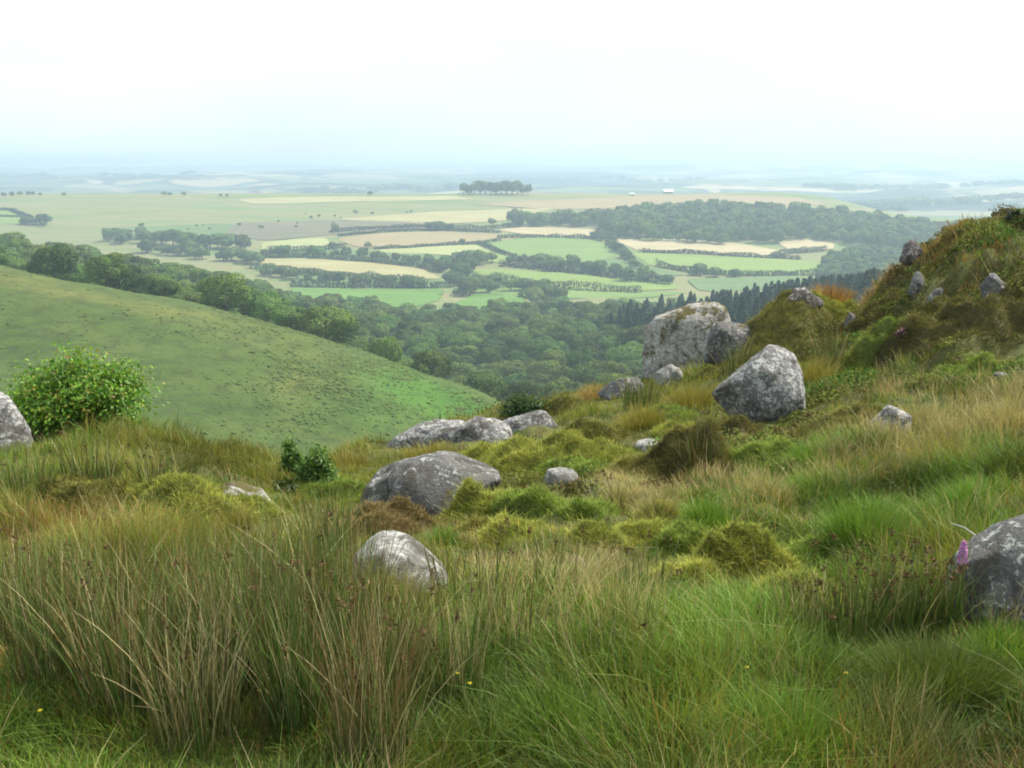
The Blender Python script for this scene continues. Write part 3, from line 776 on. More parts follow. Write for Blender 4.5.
for pts, wd, ht, lb in [
    ([(268,251.5),(300,252),(332,250),(345,247.5)], 5, 5, 'hedge along the lower edge of the small cream field'),
    ([(338,236.5),(380,232.5),(440,230.5),(500,233)], 4, 3, 'hedge along the top of the pinkish field above the cream field'),
    ([(374,249.5),(410,248.2),(440,246),(478,244),(500,241)], 4, 3.4, 'dark hedge between the pinkish field and the cream field below it'),
    ([(478,244.5),(496,252),(516,257.5)], 4, 4, 'hedge running down the left side of the large pale green field'),
    ([(498,238.5),(540,237.6),(596,239)], 4, 4, 'hedge along the top edge of the large pale green field'),
    ([(430,229),(480,229.5),(520,227)], 5, 5, 'hedge leading from the dark trees to the far wood'),
    ([(236,258),(300,257.5),(370,262),(420,267.5),(440,273)], 6, 5, 'tall hedge along the top edge of the straw field'),
    ([(250,268),(300,273),(360,278),(425,282)], 6, 5, 'hedge below the straw field'),
    ([(290,287),(350,288),(440,287.5)], 5, 5, 'hedge along the top of the bright green meadow'),
    ([(640,252.5),(700,254),(760,258),(800,260)], 4, 3.6, 'hedge below the pale strip field on the right'),
    ([(656,266),(700,274),(760,276),(820,275)], 4, 5, 'hedge along the lower side of the yellow-green field on the right'),
    ([(500,266),(560,272),(620,279),(660,284)], 7, 6, 'broad hedge under the row of trees below the large pale green field'),
    ([(470,279),(520,284.5),(580,290.5),(640,293)], 6, 6, 'hedge along the lower edge of the long yellow-green field'),
    ([(598,232),(604,239),(616,241)], 5, 5, 'short hedge at the left tip of the pale strip field'),
    ([(772,258),(800,253),(826,251)], 6, 5, 'short hedge between the pale strip field and the small pink field'),
    ([(-20,211),(10,210.5),(32,219),(24,225)], 5, 4, 'hedge round the two green fields at the far left'),
    ([(-20,217),(0,217),(28,218)], 3, 3, 'hedge dividing the two green fields at the far left'),
    ([(330,233),(380,229),(430,227)], 4, 4, 'hedge below the brown heath strip'),
]: hedge(pts, wd*1.9, ht*1.6, lb)

# far tree belts in the haze
xs, ys = [], []
for px0, px1, D0, D1, n in [(640,760,3300,3500,60),(780,920,3600,3850,110),(560,700,3500,3800,80),(700,900,3050,3250,70),(880,1040,3300,3600,60),(0,110,2900,3100,70),(150,300,3600,4000,80),(560,640,2950,3150,50),(300,460,4600,5000,70),(800,1030,4700,5200,90),(840,940,8000,8600,80),(0,200,6500,7000,60),(420,700,6300,6900,80)]:
    t = rng.uniform(size=n); u = (px0 + (px1-px0)*t - 512)/F; d = D0 + (D1-D0)*(0.5 + 0.5*vnoise(t*5, t*0, seed=int(D0))) + rng.normal(size=n)*14
    xs.append(u*d); ys.append(d)
xs = np.concatenate(xs); ys = np.concatenate(ys); hs = rng.uniform(13, 20, len(xs)) * (1 + ys/9000)
mass('distant_tree_belts', xs, ys, H(xs, ys), hs, hs*1.7, 110, 0.45, 'hazy belts of trees scattered over the distant farmland')

# two pale farm buildings on the brow
def farm_building(px, py, wd, ln, hw, label):
    w = hit(px, py, d0=900); t = empty('farm_building', w, label, 'building')
    x, y, h = wd/2, ln/2, hw
    V = np.array([(-x,-y,-1),(x,-y,-1),(x,y,-1),(-x,y,-1),(-x,-y,h),(x,-y,h),(x,y,h),(-x,y,h),(-x,0,h+ln*0.3),(x,0,h+ln*0.3)], float)
    link('wall', make_mesh('wall', V, [np.array([(0,1,5,4),(2,3,7,6)]), np.array([(4,8,7),(5,6,9)]), np.array([(1,2,6,5),(3,0,4,7)])]), M['slate'], t)
    e = 0.5; R = np.array([(-x-e,-y-e,h-0.2),(x+e,-y-e,h-0.2),(x+e,0,h+ln*0.3+0.25),(-x-e,0,h+ln*0.3+0.25),(x+e,y+e,h-0.2),(-x-e,y+e,h-0.2)])
    R = np.concatenate([R, R - np.array([0, 0, 0.2])])
    f = np.array([(0,1,2,3),(3,2,4,5),(9,8,7,6),(11,10,8,9),(0,6,7,1),(4,10,11,5),(0,3,9,6),(3,5,11,9),(1,7,8,2),(2,8,10,4)])
    link('roof', make_mesh('roof', R, [f]), M['whitewash'], t)
    dv = np.array([(-1.6,-y-0.06,-0.5),(1.6,-y-0.06,-0.5),(1.6,-y-0.06,2.9),(-1.6,-y-0.06,2.9)]); dv = np.concatenate([dv, dv + np.array([0, 0.1, 0])])
    link('door', make_mesh('door', dv, [np.array([(0,1,2,3),(0,4,5,1),(3,2,6,7),(0,3,7,4),(1,5,6,2)])]), M['bark'], t)
farm_building(668, 193, 18, 14, 4, 'larger farm building with a white pitched roof on the brow behind the far wood')
farm_building(632, 195.5, 9, 6, 3, 'smaller white-roofed farm shed on the brow left of the larger farm building')
# ------------------------------------------------------------------ boulders
BLOCK = []                                   # footprints that grass keeps off: x, y, rx, ry
def boulder(outline, mat, label, thick=0.8, fullness=0.62, rough=1.0, lean=0.25, seed=0, base=None, sub=5, sink=0.0):
    o = np.asarray(outline, float)
    bx, by = (o[:, 0].mean(), o[:, 1].max() - 0.12*(o[:, 1].max() - o[:, 1].min())) if base is None else base
    g = hit(bx, by, d1=60); D0 = g[1]
    wpx = o[:, 0].max() - o[:, 0].min(); R = wpx / F * D0 * 0.5
    dep = R * thick; Dc = D0 + dep * 0.55
    pts = np.array([P(x, y, Dc) for x, y in o])
    cx, cz = (pts[:, 0].max() + pts[:, 0].min())/2, (pts[:, 2].max() + pts[:, 2].min())/2
    rel = pts[:, [0, 2]] - [cx, cz]
    # radius of the outline at each bearing
    q = np.concatenate([rel, rel[:1]]); dense = np.concatenate([q[i] + (q[i+1]-q[i])*np.linspace(0, 1, 24, endpoint=False)[:, None] for i in range(len(rel))])
    an = np.arctan2(dense[:, 1], dense[:, 0]); rr = np.linalg.norm(dense, axis=1); k = np.argsort(an)
    an, rr = an[k], rr[k]; an = np.concatenate([an - 2*np.pi, an, an + 2*np.pi]); rr = np.tile(rr, 3)
    d, Fc = ICO[sub]
    a = np.arctan2(d[:, 2], d[:, 0]); w = np.sqrt(d[:, 0]**2 + d[:, 2]**2)
    Ra = sum(np.interp(a + t, an, rr) for t in (-0.07, 0, 0.07))/3
    p = w**fullness
    V = np.c_[np.cos(a)*Ra*p, np.sign(d[:, 1])*np.abs(d[:, 1])**0.8*dep, np.sin(a)*Ra*p]
    s = 1.0/max(R, 0.05)
    rs = np.random.default_rng(seed + 50); V[:, 1] += 0.25*dep*np.clip(V[:, 2]*s, -1, 1)
    # broken facets, then weathering
    e0 = [(V[:, i].min(), V[:, i].max()) for i in (0, 2)]
    for _ in range(13):
        n = unit(rs.normal(size=3)*[0.9, 1.2, 0.8]); h = (V*s) @ n; lim = np.quantile(h, rs.uniform(0.84, 0.95))
        V -= np.maximum(h - lim, 0)[:, None] * n[None] * 0.72 / s
    for i, (a0, a1) in zip((0, 2), e0):
        b0, b1 = V[:, i].min(), V[:, i].max(); V[:, i] = a0 + (V[:, i] - b0)*(a1 - a0)/(b1 - b0)
    nz = fbm(V[:, 0]*s*1.6, V[:, 1]*s*1.6, V[:, 2]*s*1.6, seed=seed, octv=6) * 0.06 + np.abs(fbm(V[:, 0]*s*4, V[:, 1]*s*4, V[:, 2]*s*4, seed=seed+9, octv=4)) * -0.05
    V += unit(V + 1e-6) * (nz * R * rough)[:, None]
    ax = unit(np.array([cx, Dc, cz - EYE])); sd_ = unit(np.cross(ax, np.array([0, 0, 1.]))); upx = np.cross(sd_, ax)
    V = V[:, :1]*sd_ + V[:, 1:2]*(ax + lean*0.35*upx*(V[:, 1:2] < 0)) + V[:, 2:]*upx*math.sqrt(1 + (cz-EYE)**2/Dc**2)   # the block dips with the slope
    loc = np.array([cx, Dc, cz])
    BLOCK.append((cx, Dc, (V[:, 0].max()-V[:, 0].min())*0.5*0.9, dep*0.8))
    return link('boulder', make_mesh('boulder', V, [Fc], smooth=True), M[mat], loc=loc, label=label, cat='rock')

boulder([(641,339),(646,327),(656,318),(671,310),(696,302),(715,299),(724,300),(730,321),(725,338),(720,362),(700,380),(672,384),(644,380)], 'granite_mossy', 'largest upright pale boulder with brown moss on its shoulder, on the crest against the wood', 0.7, 0.44, 1.15, 0.12, 1, base=(685, 373))
boulder([(705,340),(714,328),(727,323),(740,322),(752,330),(757,345),(756,362),(727,366),(708,362)], 'granite_grey', 'grey rounded boulder wedged between the largest upright boulder and the mossy hump', 0.8, 0.6, 0.8, 0.2, 2, base=(733, 368))
boulder([(653,375),(660,367),(671,364),(680,368),(683,376),(680,386),(656,388)], 'granite_pale', 'small speckled rock at the foot of the largest upright boulder', 0.9, 0.62, 0.9, 0.2, 3, sub=4, base=(668, 385))
boulder([(710,402),(718,389),(738,371),(754,357),(764,347),(772,344.5),(782,348),(791,359),(801,373),(805,391),(800,405),(786,416),(770,424),(752,428),(734,424),(717,414)], 'granite', 'big wedge-shaped white-lichened boulder resting alone on the mossy slope', 0.8, 0.56, 1.0, 0.3, 4, base=(757, 423))
boulder([(596,394),(606,385),(620,379),(640,377),(645,388),(634,397),(604,400)], 'granite_grey', 'low weathered outcrop left of the largest upright boulder on the crest', 0.8, 0.6, 1.0, 0.3, 5, sub=4)
boulder([(542,477),(547,470),(560,467.5),(573,470),(579,477),(572,485),(545,486)], 'granite_pale', 'small flat pale stone in the grass right of the domed boulder', 0.9, 0.6, 0.8, 0.3, 6, sub=4)
boulder([(633,448),(640,441),(652,438),(663,443),(660,453),(640,456)], 'granite_mossy', 'small rusty moss-capped stone left of the dark moss mound', 0.9, 0.6, 0.9, 0.3, 7, sub=4)
boulder([(357,498),(372,478),(393,466),(415,456.5),(440,451.5),(462,452),(481,458),(503,470),(498,486),(470,508),(427,520),(390,518),(368,508)], 'granite_grey', 'large smooth grey domed boulder in the hollow left of centre', 0.8, 0.58, 0.7, 0.55, 8, base=(425, 515))
boulder([(382,450),(392,437),(413,425.5),(434,421),(454,422),(470,431),(472,450),(425,460),(386,458)], 'granite', 'long low pale outcrop behind the domed boulder, its left block', 0.8, 0.6, 1.0, 0.4, 9, base=(425, 446))
boulder([(438,450),(460,426),(477,415.5),(491,418.5),(508,430),(516,450),(470,458)], 'granite', 'pointed middle block of the pale outcrop behind the domed boulder', 0.8, 0.6, 1.0, 0.3, 10, sub=4, base=(475, 440))
boulder([(480,444),(497,424.5),(515,416.5),(537,410.5),(556,413),(562,424),(530,440),(499,450)], 'granite', 'sloping right slab of the pale outcrop below the dark bush', 0.8, 0.6, 1.0, 0.3, 11, sub=4, base=(515, 432))
boulder([(392,452),(416,434),(468,430),(530,422),(556,426),(552,446),(470,458)], 'granite', 'low cracked slab at the back joining the blocks of the pale outcrop', 0.6, 0.5, 1.0, 0.3, 31, sub=4, base=(475, 437))
boulder([(352,552),(363,537),(386,533),(410,539),(431,551),(444,567),(449,584),(420,604),(378,604),(352,582)], 'granite_pale', 'white-topped stone among the rushes under the brown moss cap', 0.8, 0.6, 0.7, 0.5, 12, base=(400, 594))
boulder([(1040,516),(1024,519),(1004,530),(992,541),(978,553),(964,567),(952,582),(946,598),(950,616),(981,630),(1010,634),(1075,630),(1095,560),(1070,522)], 'granite_grey', 'lichened boulder with a slanting top cut by the right edge of the photo', 0.8, 0.58, 0.8, 0.45, 13, base=(990, 622))
boulder([(-10,390),(0,393),(10,404),(18,419),(27,437),(31,450),(10,465),(-50,465),(-58,420),(-35,394)], 'granite', 'pale boulder cut by the left edge of the photo beside the leafy shrub', 0.8, 0.58, 0.9, 0.3, 14, base=(-5, 452))
boulder([(198,489),(214,483),(240,485),(262,494),(275,508),(279,523),(255,530),(230,524),(205,508)], 'granite_mossy', 'low half-buried stone behind the rushes with only its pale rim showing', 0.7, 0.6, 0.8, 0.6, 15, sub=4, base=(245, 512))
boulder([(868,434),(878,418),(888,405.5),(896,408),(906,414),(910,428),(905,440),(870,440)], 'granite', 'small pyramid-shaped stone with a white tip in the pale grass', 0.8, 0.66, 0.9, 0.35, 16, sub=4)
boulder([(981,302),(987,280),(994,268),(1000,280),(1008,286),(1020,284),(1026,300),(1014,308),(990,308)], 'granite_grey', 'grey pointed rock face showing through the mossy bank near its top right', 0.9, 0.6, 1.2, 0.3, 17, sub=4, base=(1000, 296), sink=0.05)
boulder([(924,304),(938,287),(943,290),(938,304),(928,309)], 'granite_grey', 'small slanting grey slab in the middle of the mossy bank', 1.2, 0.6, 1.0, 0.3, 18, sub=4, sink=0.05)
boulder([(907,296),(914,276),(922,270),(924,282),(915,299)], 'granite_grey', 'narrow upright grey slab high on the left part of the mossy bank', 1.2, 0.6, 1.0, 0.3, 19, sub=4, sink=0.06)
boulder([(899,262),(903,245),(912,238.5),(921,242),(922,258),(910,266)], 'granite_dark', 'dark rocky knob on the left shoulder of the bank skyline', 1.0, 0.6, 1.2, 0.2, 20, sub=4)
boulder([(780,303),(795,291),(812,287),(823,290),(824,306),(800,314)], 'granite_dark', 'dark purplish rock capping the mossy hump beside the rusty bracken', 1.0, 0.6, 1.2, 0.2, 21, sub=4, base=(803, 322))
boulder([(845,318),(850,312),(857,314),(859,323),(853,334),(846,333)], 'granite_grey', 'small grey stone in the notch between the hump and the bank', 1.0, 0.62, 1.0, 0.3, 22, sub=4)
boulder([(991,377),(998,372),(1008,373),(1011,380),(998,384)], 'granite_grey', 'small flat grey stone at the foot of the bank by the right edge', 1.0, 0.62, 0.8, 0.3, 24, sub=4)
boulder([(563,567),(570,558),(580,556.5),(586,564),(580,574),(567,574)], 'granite_mossy', 'tiny grey stone half sunk in the grass below the green moss cushions', 1.0, 0.62, 0.8, 0.3, 25, sub=4)

# ------------------------------------------------------------------ moss cushions
def cushion(px, py, wpx, hpx, c1, c2, label, fuzz=0.024, nf=None, seed=0, deep=0.8, name='moss_cushion', cat='moss'):
    """a lump of moss on the slope; px, py is the middle of its foot"""
    g = hit(px, py, d1=60); D = g[1]; w = 1.65*wpx/F*D; h = 0.78*hpx/F*D
    x0, y0 = g[0], g[1] + w*0.40; z0 = float(H(np.array([x0]), np.array([y0]))[0])
    def top(xx, yy):
        r = np.sqrt((xx/(w/2))**2 + (yy/(w*0.42))**2)
        r = r*(1 + 0.28*fbm((xx+x0)*2.2/w, (yy+y0)*2.2/w, seed=seed+200, octv=3))
        lump = 1 + 0.42*fbm((xx+x0)*4.5/w, (yy+y0)*4.5/w, seed=seed+210, octv=4) - 0.40*np.abs(fbm((xx+x0)*5/w, (yy+y0)*5/w, seed=seed+220, octv=3))
        return H(xx + x0, yy + y0) - z0 + h*(1 - sm(0.38, 1.0, r))*lump - 0.02*sm(0.9, 1.1, r)
    nr, na = 30, 64
    rr, aa = np.meshgrid(np.linspace(0.0, 1.35, nr), np.linspace(0, 2*np.pi, na, endpoint=False), indexing='ij')
    xx = (rr*np.cos(aa)*w/2).ravel(); yy = (rr*np.sin(aa)*w*0.42).ravel()
    V = np.c_[xx, yy, top(xx, yy)]
    q0 = (np.arange(nr-1)*na)[:, None] + np.arange(na)[None]; q1 = (np.arange(nr-1)*na)[:, None] + (np.arange(na)+1)[None] % na
    Fc = np.stack([q0, q0 + na, q1 + na, q1], -1).reshape(-1, 4)
    c1, c2 = np.array(c1), np.array(c2)
    t = np.clip(0.5 + 0.8*fbm(V[:, 0]*5, V[:, 1]*5, V[:, 2]*5, seed=seed), 0, 1)[:, None]
    loc = np.array([x0, y0, z0])
    root = link(name, make_mesh(name, V, [Fc], (c1*(1-t) + c2*t)*0.8, smooth=True), M['mound'], loc=loc, label=label, cat=cat)
    nf = nf or int(min(30000, 6000 + wpx*hpx*7)); a = rng.uniform(0, 2*np.pi, nf); r = np.sqrt(rng.uniform(0, 1, nf))*1.12
    q = np.c_[r*np.cos(a)*w/2, r*np.sin(a)*w*0.42]; e = 0.012
    z = top(q[:, 0], q[:, 1]); nn = unit(np.c_[(z - top(q[:, 0]+e, q[:, 1]))/e, (z - top(q[:, 0], q[:, 1]+e))/e, np.ones(nf)])
    t = np.clip(0.5 + 0.9*fbm(q[:, 0]*7, q[:, 1]*7, z*7, seed=seed), 0, 1)[:, None]
    col = (c1*(1-t) + c2*t) * rng.uniform(0.75, 1.3, (nf, 1)); ye = rng.uniform(size=nf) < 0.07; col[ye] = col[ye]*np.array([1.7, 1.3, 1.3])
    up = unit(nn*0.9 + np.array([0, 0, 0.4]))
    Vb, fs, C = blades(np.c_[q, z - 0.006], fuzz*rng.uniform(0.5, 1.5, nf)*(0.7 + D/14)*(1 + 1.2*(rng.uniform(size=nf) < 0.06)), 0.0022 + 0.00035*D, rng.normal(size=(nf, 2))*0.5, col*0.85, col*1.3, seg=2, up=up)
    link('tufts', make_mesh('tufts', Vb, fs, C), M['moss'], root, kind='stuff')
    BLOCK.append((x0, y0, w*0.33, w*0.28))
OL = ((0.11, 0.115, 0.028), (0.18, 0.175, 0.045)); YG = ((0.17, 0.20, 0.038), (0.27, 0.285, 0.06)); DK = ((0.075, 0.075, 0.022), (0.14, 0.13, 0.036)); GR = ((0.125, 0.18, 0.032), (0.19, 0.255, 0.05)); BR = ((0.13, 0.095, 0.04), (0.18, 0.14, 0.06))
for a in [
    (690, 474, 84, 40, *DK, 'dark brown-green moss mound under the big wedge-shaped boulder'),
    (725, 442, 60, 20, *DK, 'dark moss ledge the big wedge-shaped boulder rests on'),
    (850, 432, 70, 26, *OL, 'olive moss cushion right of the big wedge-shaped boulder'),
    (545, 472, 96, 34, *YG, 'broad yellow-green moss mound beside the small flat pale stone'),
    (487, 512, 62, 32, *YG, 'yellow moss mound leaning on the right side of the domed boulder'),
    (535, 520, 64, 30, *GR, 'bright moss mound with a dark hollow, right of the domed boulder'),
    (598, 518, 46, 18, *GR, 'small green moss cushion below the small flat pale stone'),
    (602, 548, 44, 18, *YG, 'round yellow-green moss cushion above the tiny grey stone'),
    (690, 556, 50, 22, *GR, 'green moss cushion left of the hollowed moss mound'),
    (745, 590, 78, 48, *YG, 'yellow-topped moss mound with a dark hollow beneath it, centre right'),
    (808, 622, 78, 38, *YG, 'pale mossy mound between the hollowed mound and the seeding rushes'),
    (380, 534, 84, 30, *BR, 'brown moss cap lying on the white-topped stone'),
    (640, 472, 46, 20, *OL, 'olive moss hump beside the rusty moss-capped stone'),
    (788, 345, 104, 27, *OL, 'mossy hump with a dark rock on top at the crest'),
    (835, 326, 40, 18, *YG, 'bright yellow moss patch under the rusty bracken'),
    (600, 440, 60, 18, *OL, 'low olive cushion on the crest path behind the mounds'),
    (560, 415, 50, 16, *OL, 'low brownish cushion on the crest right of the dark bush'),
    (955, 335, 66, 16, *DK, 'dark heather lump in the middle of the bank'),
    (905, 345, 64, 20, *DK, 'dark moss lump on the lower left face of the bank'),
    (1000, 345, 80, 16, *DK, 'dark heather lump below the grey pointed rock face'),
    (878, 330, 50, 22, *DK, 'dark moss lump on the left edge of the bank'),
    (880, 372, 60, 26, *GR, 'green moss lump at the foot of the bank'),
    (975, 388, 60, 22, *GR, 'low green moss cushion beside the small flat stone under the bank'),
    (665, 520, 40, 14, *YG, 'low yellow cushion left of the bright green tuft'),
    (60, 520, 90, 22, *OL, 'brown-green moss swell on the left shelf behind the rushes'),
    (180, 520, 110, 26, *YG, 'yellow-green moss swell on the left shelf beside the half-buried stone'),
    (575, 478, 60, 16, *GR, 'green moss swell above the small flat pale stone, nearer the crest'),
    (640, 545, 56, 20, *YG, 'yellow-green moss swell between the tiny grey stone and the small bright tuft'),
    (520, 545, 60, 20, *YG, 'yellow moss swell left of the round yellow-green cushion'),
    (560, 585, 54, 16, *GR, 'low green moss swell in front of the tiny grey stone'),
    (470, 535, 40, 16, *OL, 'olive moss hump in the dark hollow under the domed boulder'),
    (690, 590, 60, 20, *YG, 'yellow-green moss swell left of the pale mossy mound, nearer the viewer'),
    (700, 440, 50, 16, *YG, 'mossy swell left of the big wedge-shaped boulder'),
    (660, 425, 50, 14, *GR, 'green swell on the crest below the small speckled rock'),
    (770, 470, 60, 18, *GR, 'green moss swell in the grass right of the dark moss mound'),
    (610, 465, 50, 16, *YG, 'yellow swell between the broad moss mound and the rusty moss-capped stone'),
    (790, 560, 60, 18, *GR, 'green moss swell behind the hollowed moss mound'),
    (500, 455, 60, 16, *YG, 'yellow moss swell in front of the sloping slab'),
    (330, 505, 60, 18, *GR, 'green moss cushion below the gorse bushes'),
]: cushion(*a, seed=int(a[0]))

# ------------------------------------------------------------------ grass
WARM = np.array([1.42, 1.34, 1.0])
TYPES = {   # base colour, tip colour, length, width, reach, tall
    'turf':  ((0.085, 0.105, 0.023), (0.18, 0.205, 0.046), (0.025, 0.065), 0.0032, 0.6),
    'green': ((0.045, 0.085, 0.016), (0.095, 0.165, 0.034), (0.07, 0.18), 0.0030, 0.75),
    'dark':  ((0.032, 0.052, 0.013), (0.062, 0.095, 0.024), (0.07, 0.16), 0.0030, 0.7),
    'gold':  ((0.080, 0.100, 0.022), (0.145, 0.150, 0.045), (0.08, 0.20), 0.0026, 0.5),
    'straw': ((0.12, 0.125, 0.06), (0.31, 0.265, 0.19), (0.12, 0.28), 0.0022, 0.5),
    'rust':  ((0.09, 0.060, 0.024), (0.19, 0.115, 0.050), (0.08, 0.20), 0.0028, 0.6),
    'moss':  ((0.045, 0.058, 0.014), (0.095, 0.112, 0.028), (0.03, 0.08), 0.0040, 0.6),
}
BASE = {'turf': 1.5, 'green': 0.5, 'dark': 0.3, 'gold': 0.22, 'straw': 0.06, 'rust': 0.08, 'moss': 0.1}
ZONES = [
    (830,730,260,90,'green',5),(1010,740,90,60,'dark',4),(920,680,120,50,'dark',1.5),(560,730,150,80,'green',4),(700,690,130,60,'green',3),(560,610,120,50,'green',1.6),(560,590,120,60,'straw',0.7),
    (420,550,70,40,'turf',3),(600,520,130,40,'turf',5),(750,570,100,40,'turf',3),(700,512,38,22,'green',6),(862,515,52,32,'green',7),(965,490,36,30,'green',4),(800,455,40,20,'green',4),
    (970,410,90,24,'straw',5),(800,475,110,50,'straw',1.0),(640,490,60,30,'straw',3),(900,470,60,30,'straw',0.8),(820,460,140,50,'green',2.5),(640,395,90,45,'gold',5),(700,440,90,40,'turf',3),(760,400,120,60,'gold',2),(800,370,70,40,'gold',4),
    (560,445,110,35,'turf',6),(430,445,70,16,'gold',6),(440,440,60,14,'straw',2),
    (930,310,120,80,'moss',26),(940,300,110,80,'turf',3),(900,290,70,50,'rust',5),(800,320,60,30,'moss',10),(960,350,80,50,'dark',5),(960,375,80,14,'green',5),(860,395,70,22,'green',5),(935,330,40,25,'green',3),(840,330,50,40,'gold',5),
    (130,470,190,40,'gold',4),(30,470,60,30,'green',3),(120,502,130,13,'green',6),(260,500,90,40,'turf',3),(20,525,90,25,'rust',3),(200,530,140,25,'turf',3),
    (200,720,260,80,'green',2.5),(120,650,150,80,'rust',1.0),(240,610,260,80,'gold',2),(330,485,70,22,'gold',4),(940,600,60,40,'gold',2),(660,570,60,40,'straw',0.8),
]
LOW = [(560,520,170,60,0.55),(560,445,130,40,0.5),(470,500,90,40,0.5),(330,490,90,26,0.45),(620,570,160,30,0.35),(640,470,140,40,0.35),(190,505,160,26,0.4),(740,565,110,40,0.5),(850,410,90,26,0.5),(760,430,70,22,0.5),(400,560,80,50,0.4),(930,320,140,80,0.25),(200,690,270,90,0.5),(840,600,120,30,0.3),(420,455,60,12,0.3)]
def blocked(x, y, grow=1.0):
    b = np.zeros(len(x), bool)
    for cx, cy, rx, ry in BLOCK: b |= ((x-cx)/(rx*grow))**2 + ((y-cy)/(ry*grow))**2 < 1
    return b
def grow_grass(n):
    u = rng.uniform(-0.60, 0.62, n); t = rng.uniform(0, 1, n)**0.85
    D = np.exp(math.log(2.0) + t*(math.log(18.0) - math.log(2.0)))
    k = D < dcrest(u) + 1.0; u, D = u[k], D[k]
    x, y = u*D, D; k = ~blocked(x, y, 0.92); x, y = x[k], y[k]; z = H(x, y)
    px, py = project(x, y, z)
    names = list(TYPES); Wt = np.stack([np.full(len(x), BASE[t]) for t in names], 1)
    jx = px + 14*fbm(x*1.1, y*1.1, seed=61, octv=3)*(6/np.maximum(y, 3)); jy = py + 10*fbm(x*1.3, y*1.3, seed=63, octv=3)
    for cx, cy, rx, ry, tp, s in ZONES:
        Wt[:, names.index(tp)] += s*np.exp(-((jx-cx)/rx)**2 - ((jy-cy)/ry)**2)
    # each kind grows in patches
    for i, tp in enumerate(names):
        sc = {'straw': 2.5, 'green': 1.2}.get(tp, 1.8)
        Wt[:, i] *= np.exp(2.2*fbm(x*sc, y*sc, seed=70+i, octv=3))
    Wt /= Wt.sum(1, keepdims=True); c = Wt.cumsum(1); ty = (rng.uniform(size=(len(x), 1)) > c).sum(1).clip(0, len(names)-1)
    grp = {'grass': ('turf', 'green', 'dark'), 'dry_grass': ('gold', 'straw'), 'moss_and_heath': ('rust', 'moss')}
    lab = {'grass': 'short and lush green grass covering the near slope', 'dry_grass': 'pale dry grass stems scattered through the near slope', 'moss_and_heath': 'brown and olive moss and heath covering the bank and patches of the slope'}
    # tufts: blades of a tuft lean the same way
    leanx = 0.36*fbm(x*4, y*4, seed=91, octv=3); leany = 0.36*fbm(x*4, y*4, seed=95, octv=3)
    hv = 1 + 0.75*fbm(x*2.3, y*2.3, seed=99, octv=3); val = 1 + 0.38*fbm(x*1.7, y*1.7, seed=103, octv=3)
    low = np.ones(len(x))
    for cx, cy, rx, ry, s in LOW: low *= 1 - s*np.exp(-((jx-cx)/rx)**2 - ((jy-cy)/ry)**2)
    hv = hv*low
    shade = np.ones(len(x))      # shorter, grazed grass round the stones and cushions
    for cx, cy, rx, ry in BLOCK:
        dd = np.sqrt(((x-cx)/rx)**2 + ((y-cy+0.15*ry)/(ry*1.3))**2); shade = np.minimum(shade, 0.35 + 0.65*np.clip((dd-1.0)/0.7, 0, 1))
    for nm, tps in grp.items():
        parts = []
        for tp in tps:
            k = ty == names.index(tp); m = k.sum()
            if not m: continue
            b, tcol, hr, w, reach = TYPES[tp]; yy = y[k]
            h = rng.uniform(*hr, m)*hv[k].clip(0.36, 1.6)*shade[k]; ww = w*(0.75 + yy/7.5)*rng.choice([0.7, 1.0, 1.7], m, p=[0.4, 0.45, 0.15])
            jit = rng.uniform(0.72, 1.3, (m, 1))*val[k][:, None]*(1 + rng.normal(size=(m, 3))*0.06)
            ln = np.c_[leanx[k], leany[k]] + rng.normal(size=(m, 2))*0.55*reach*np.where(rng.uniform(size=(m, 1)) < 0.12, 2.2, 1)
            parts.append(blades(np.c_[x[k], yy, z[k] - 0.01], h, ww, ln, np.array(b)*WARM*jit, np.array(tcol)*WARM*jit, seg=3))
        V, fs, C = cat_meshes(parts)
        link(nm, make_mesh(nm, V, fs, C), M['grass'], label=lab[nm], cat='ground cover' if nm == 'moss_and_heath' else 'grass', kind='stuff')
grow_grass(640000)

def heath(n):
    u = np.concatenate([rng.uniform(0.27, 0.60, n), rng.uniform(-0.05, 0.30, n//4)]); D = np.concatenate([rng.uniform(9.4, 15.8, n), rng.uniform(6, 14, n//4)])
    x, y = u*D, D; k = (D < dcrest(u) + 0.6) & ~blocked(x, y, 0.9) & (fbm(x*0.9, y*0.9, seed=171, octv=3) > -0.25 + 0.5*(np.arange(len(x)) > n)); x, y = x[k], y[k]; z = H(x, y); m = len(x)
    cols = np.array([(0.055, 0.075, 0.018), (0.11, 0.14, 0.03), (0.11, 0.09, 0.036), (0.085, 0.165, 0.03), (0.145, 0.165, 0.036)])
    pat = fbm(x*0.8, y*0.8, seed=181, octv=3) + rng.normal(size=m)*0.25
    ci = np.clip(((pat + 1.0)/2.0*5).astype(int), 0, 4); ci = np.array([0, 2, 1, 4, 3])[ci]
    r = rng.uniform(0.05, 0.20, m); q = 80
    d = unit(rng.normal(size=(m, q, 3))); d[..., 2] = np.abs(d[..., 2])
    c = (np.stack([x, y, z - 0.01], -1)[:, None] + d*r[:, None, None]*np.array([1, 1, 0.62])*rng.uniform(0.8, 1.1, (m, q, 1))).reshape(-1, 3)
    V, fs, C = cards(c, unit(d.reshape(-1, 3) + rng.normal(size=(m*q, 3))*0.5), 0.021*rng.uniform(0.6, 1.3, m*q), np.repeat(cols[ci], q, 0)*rng.uniform(0.7, 1.3, (m*q, 1)), 1.8)
    link('heath', make_mesh('heath', V, fs, C), M['moss'], label='low bilberry and heather growth matted over the bank', cat='heath', kind='stuff')
heath(2600)

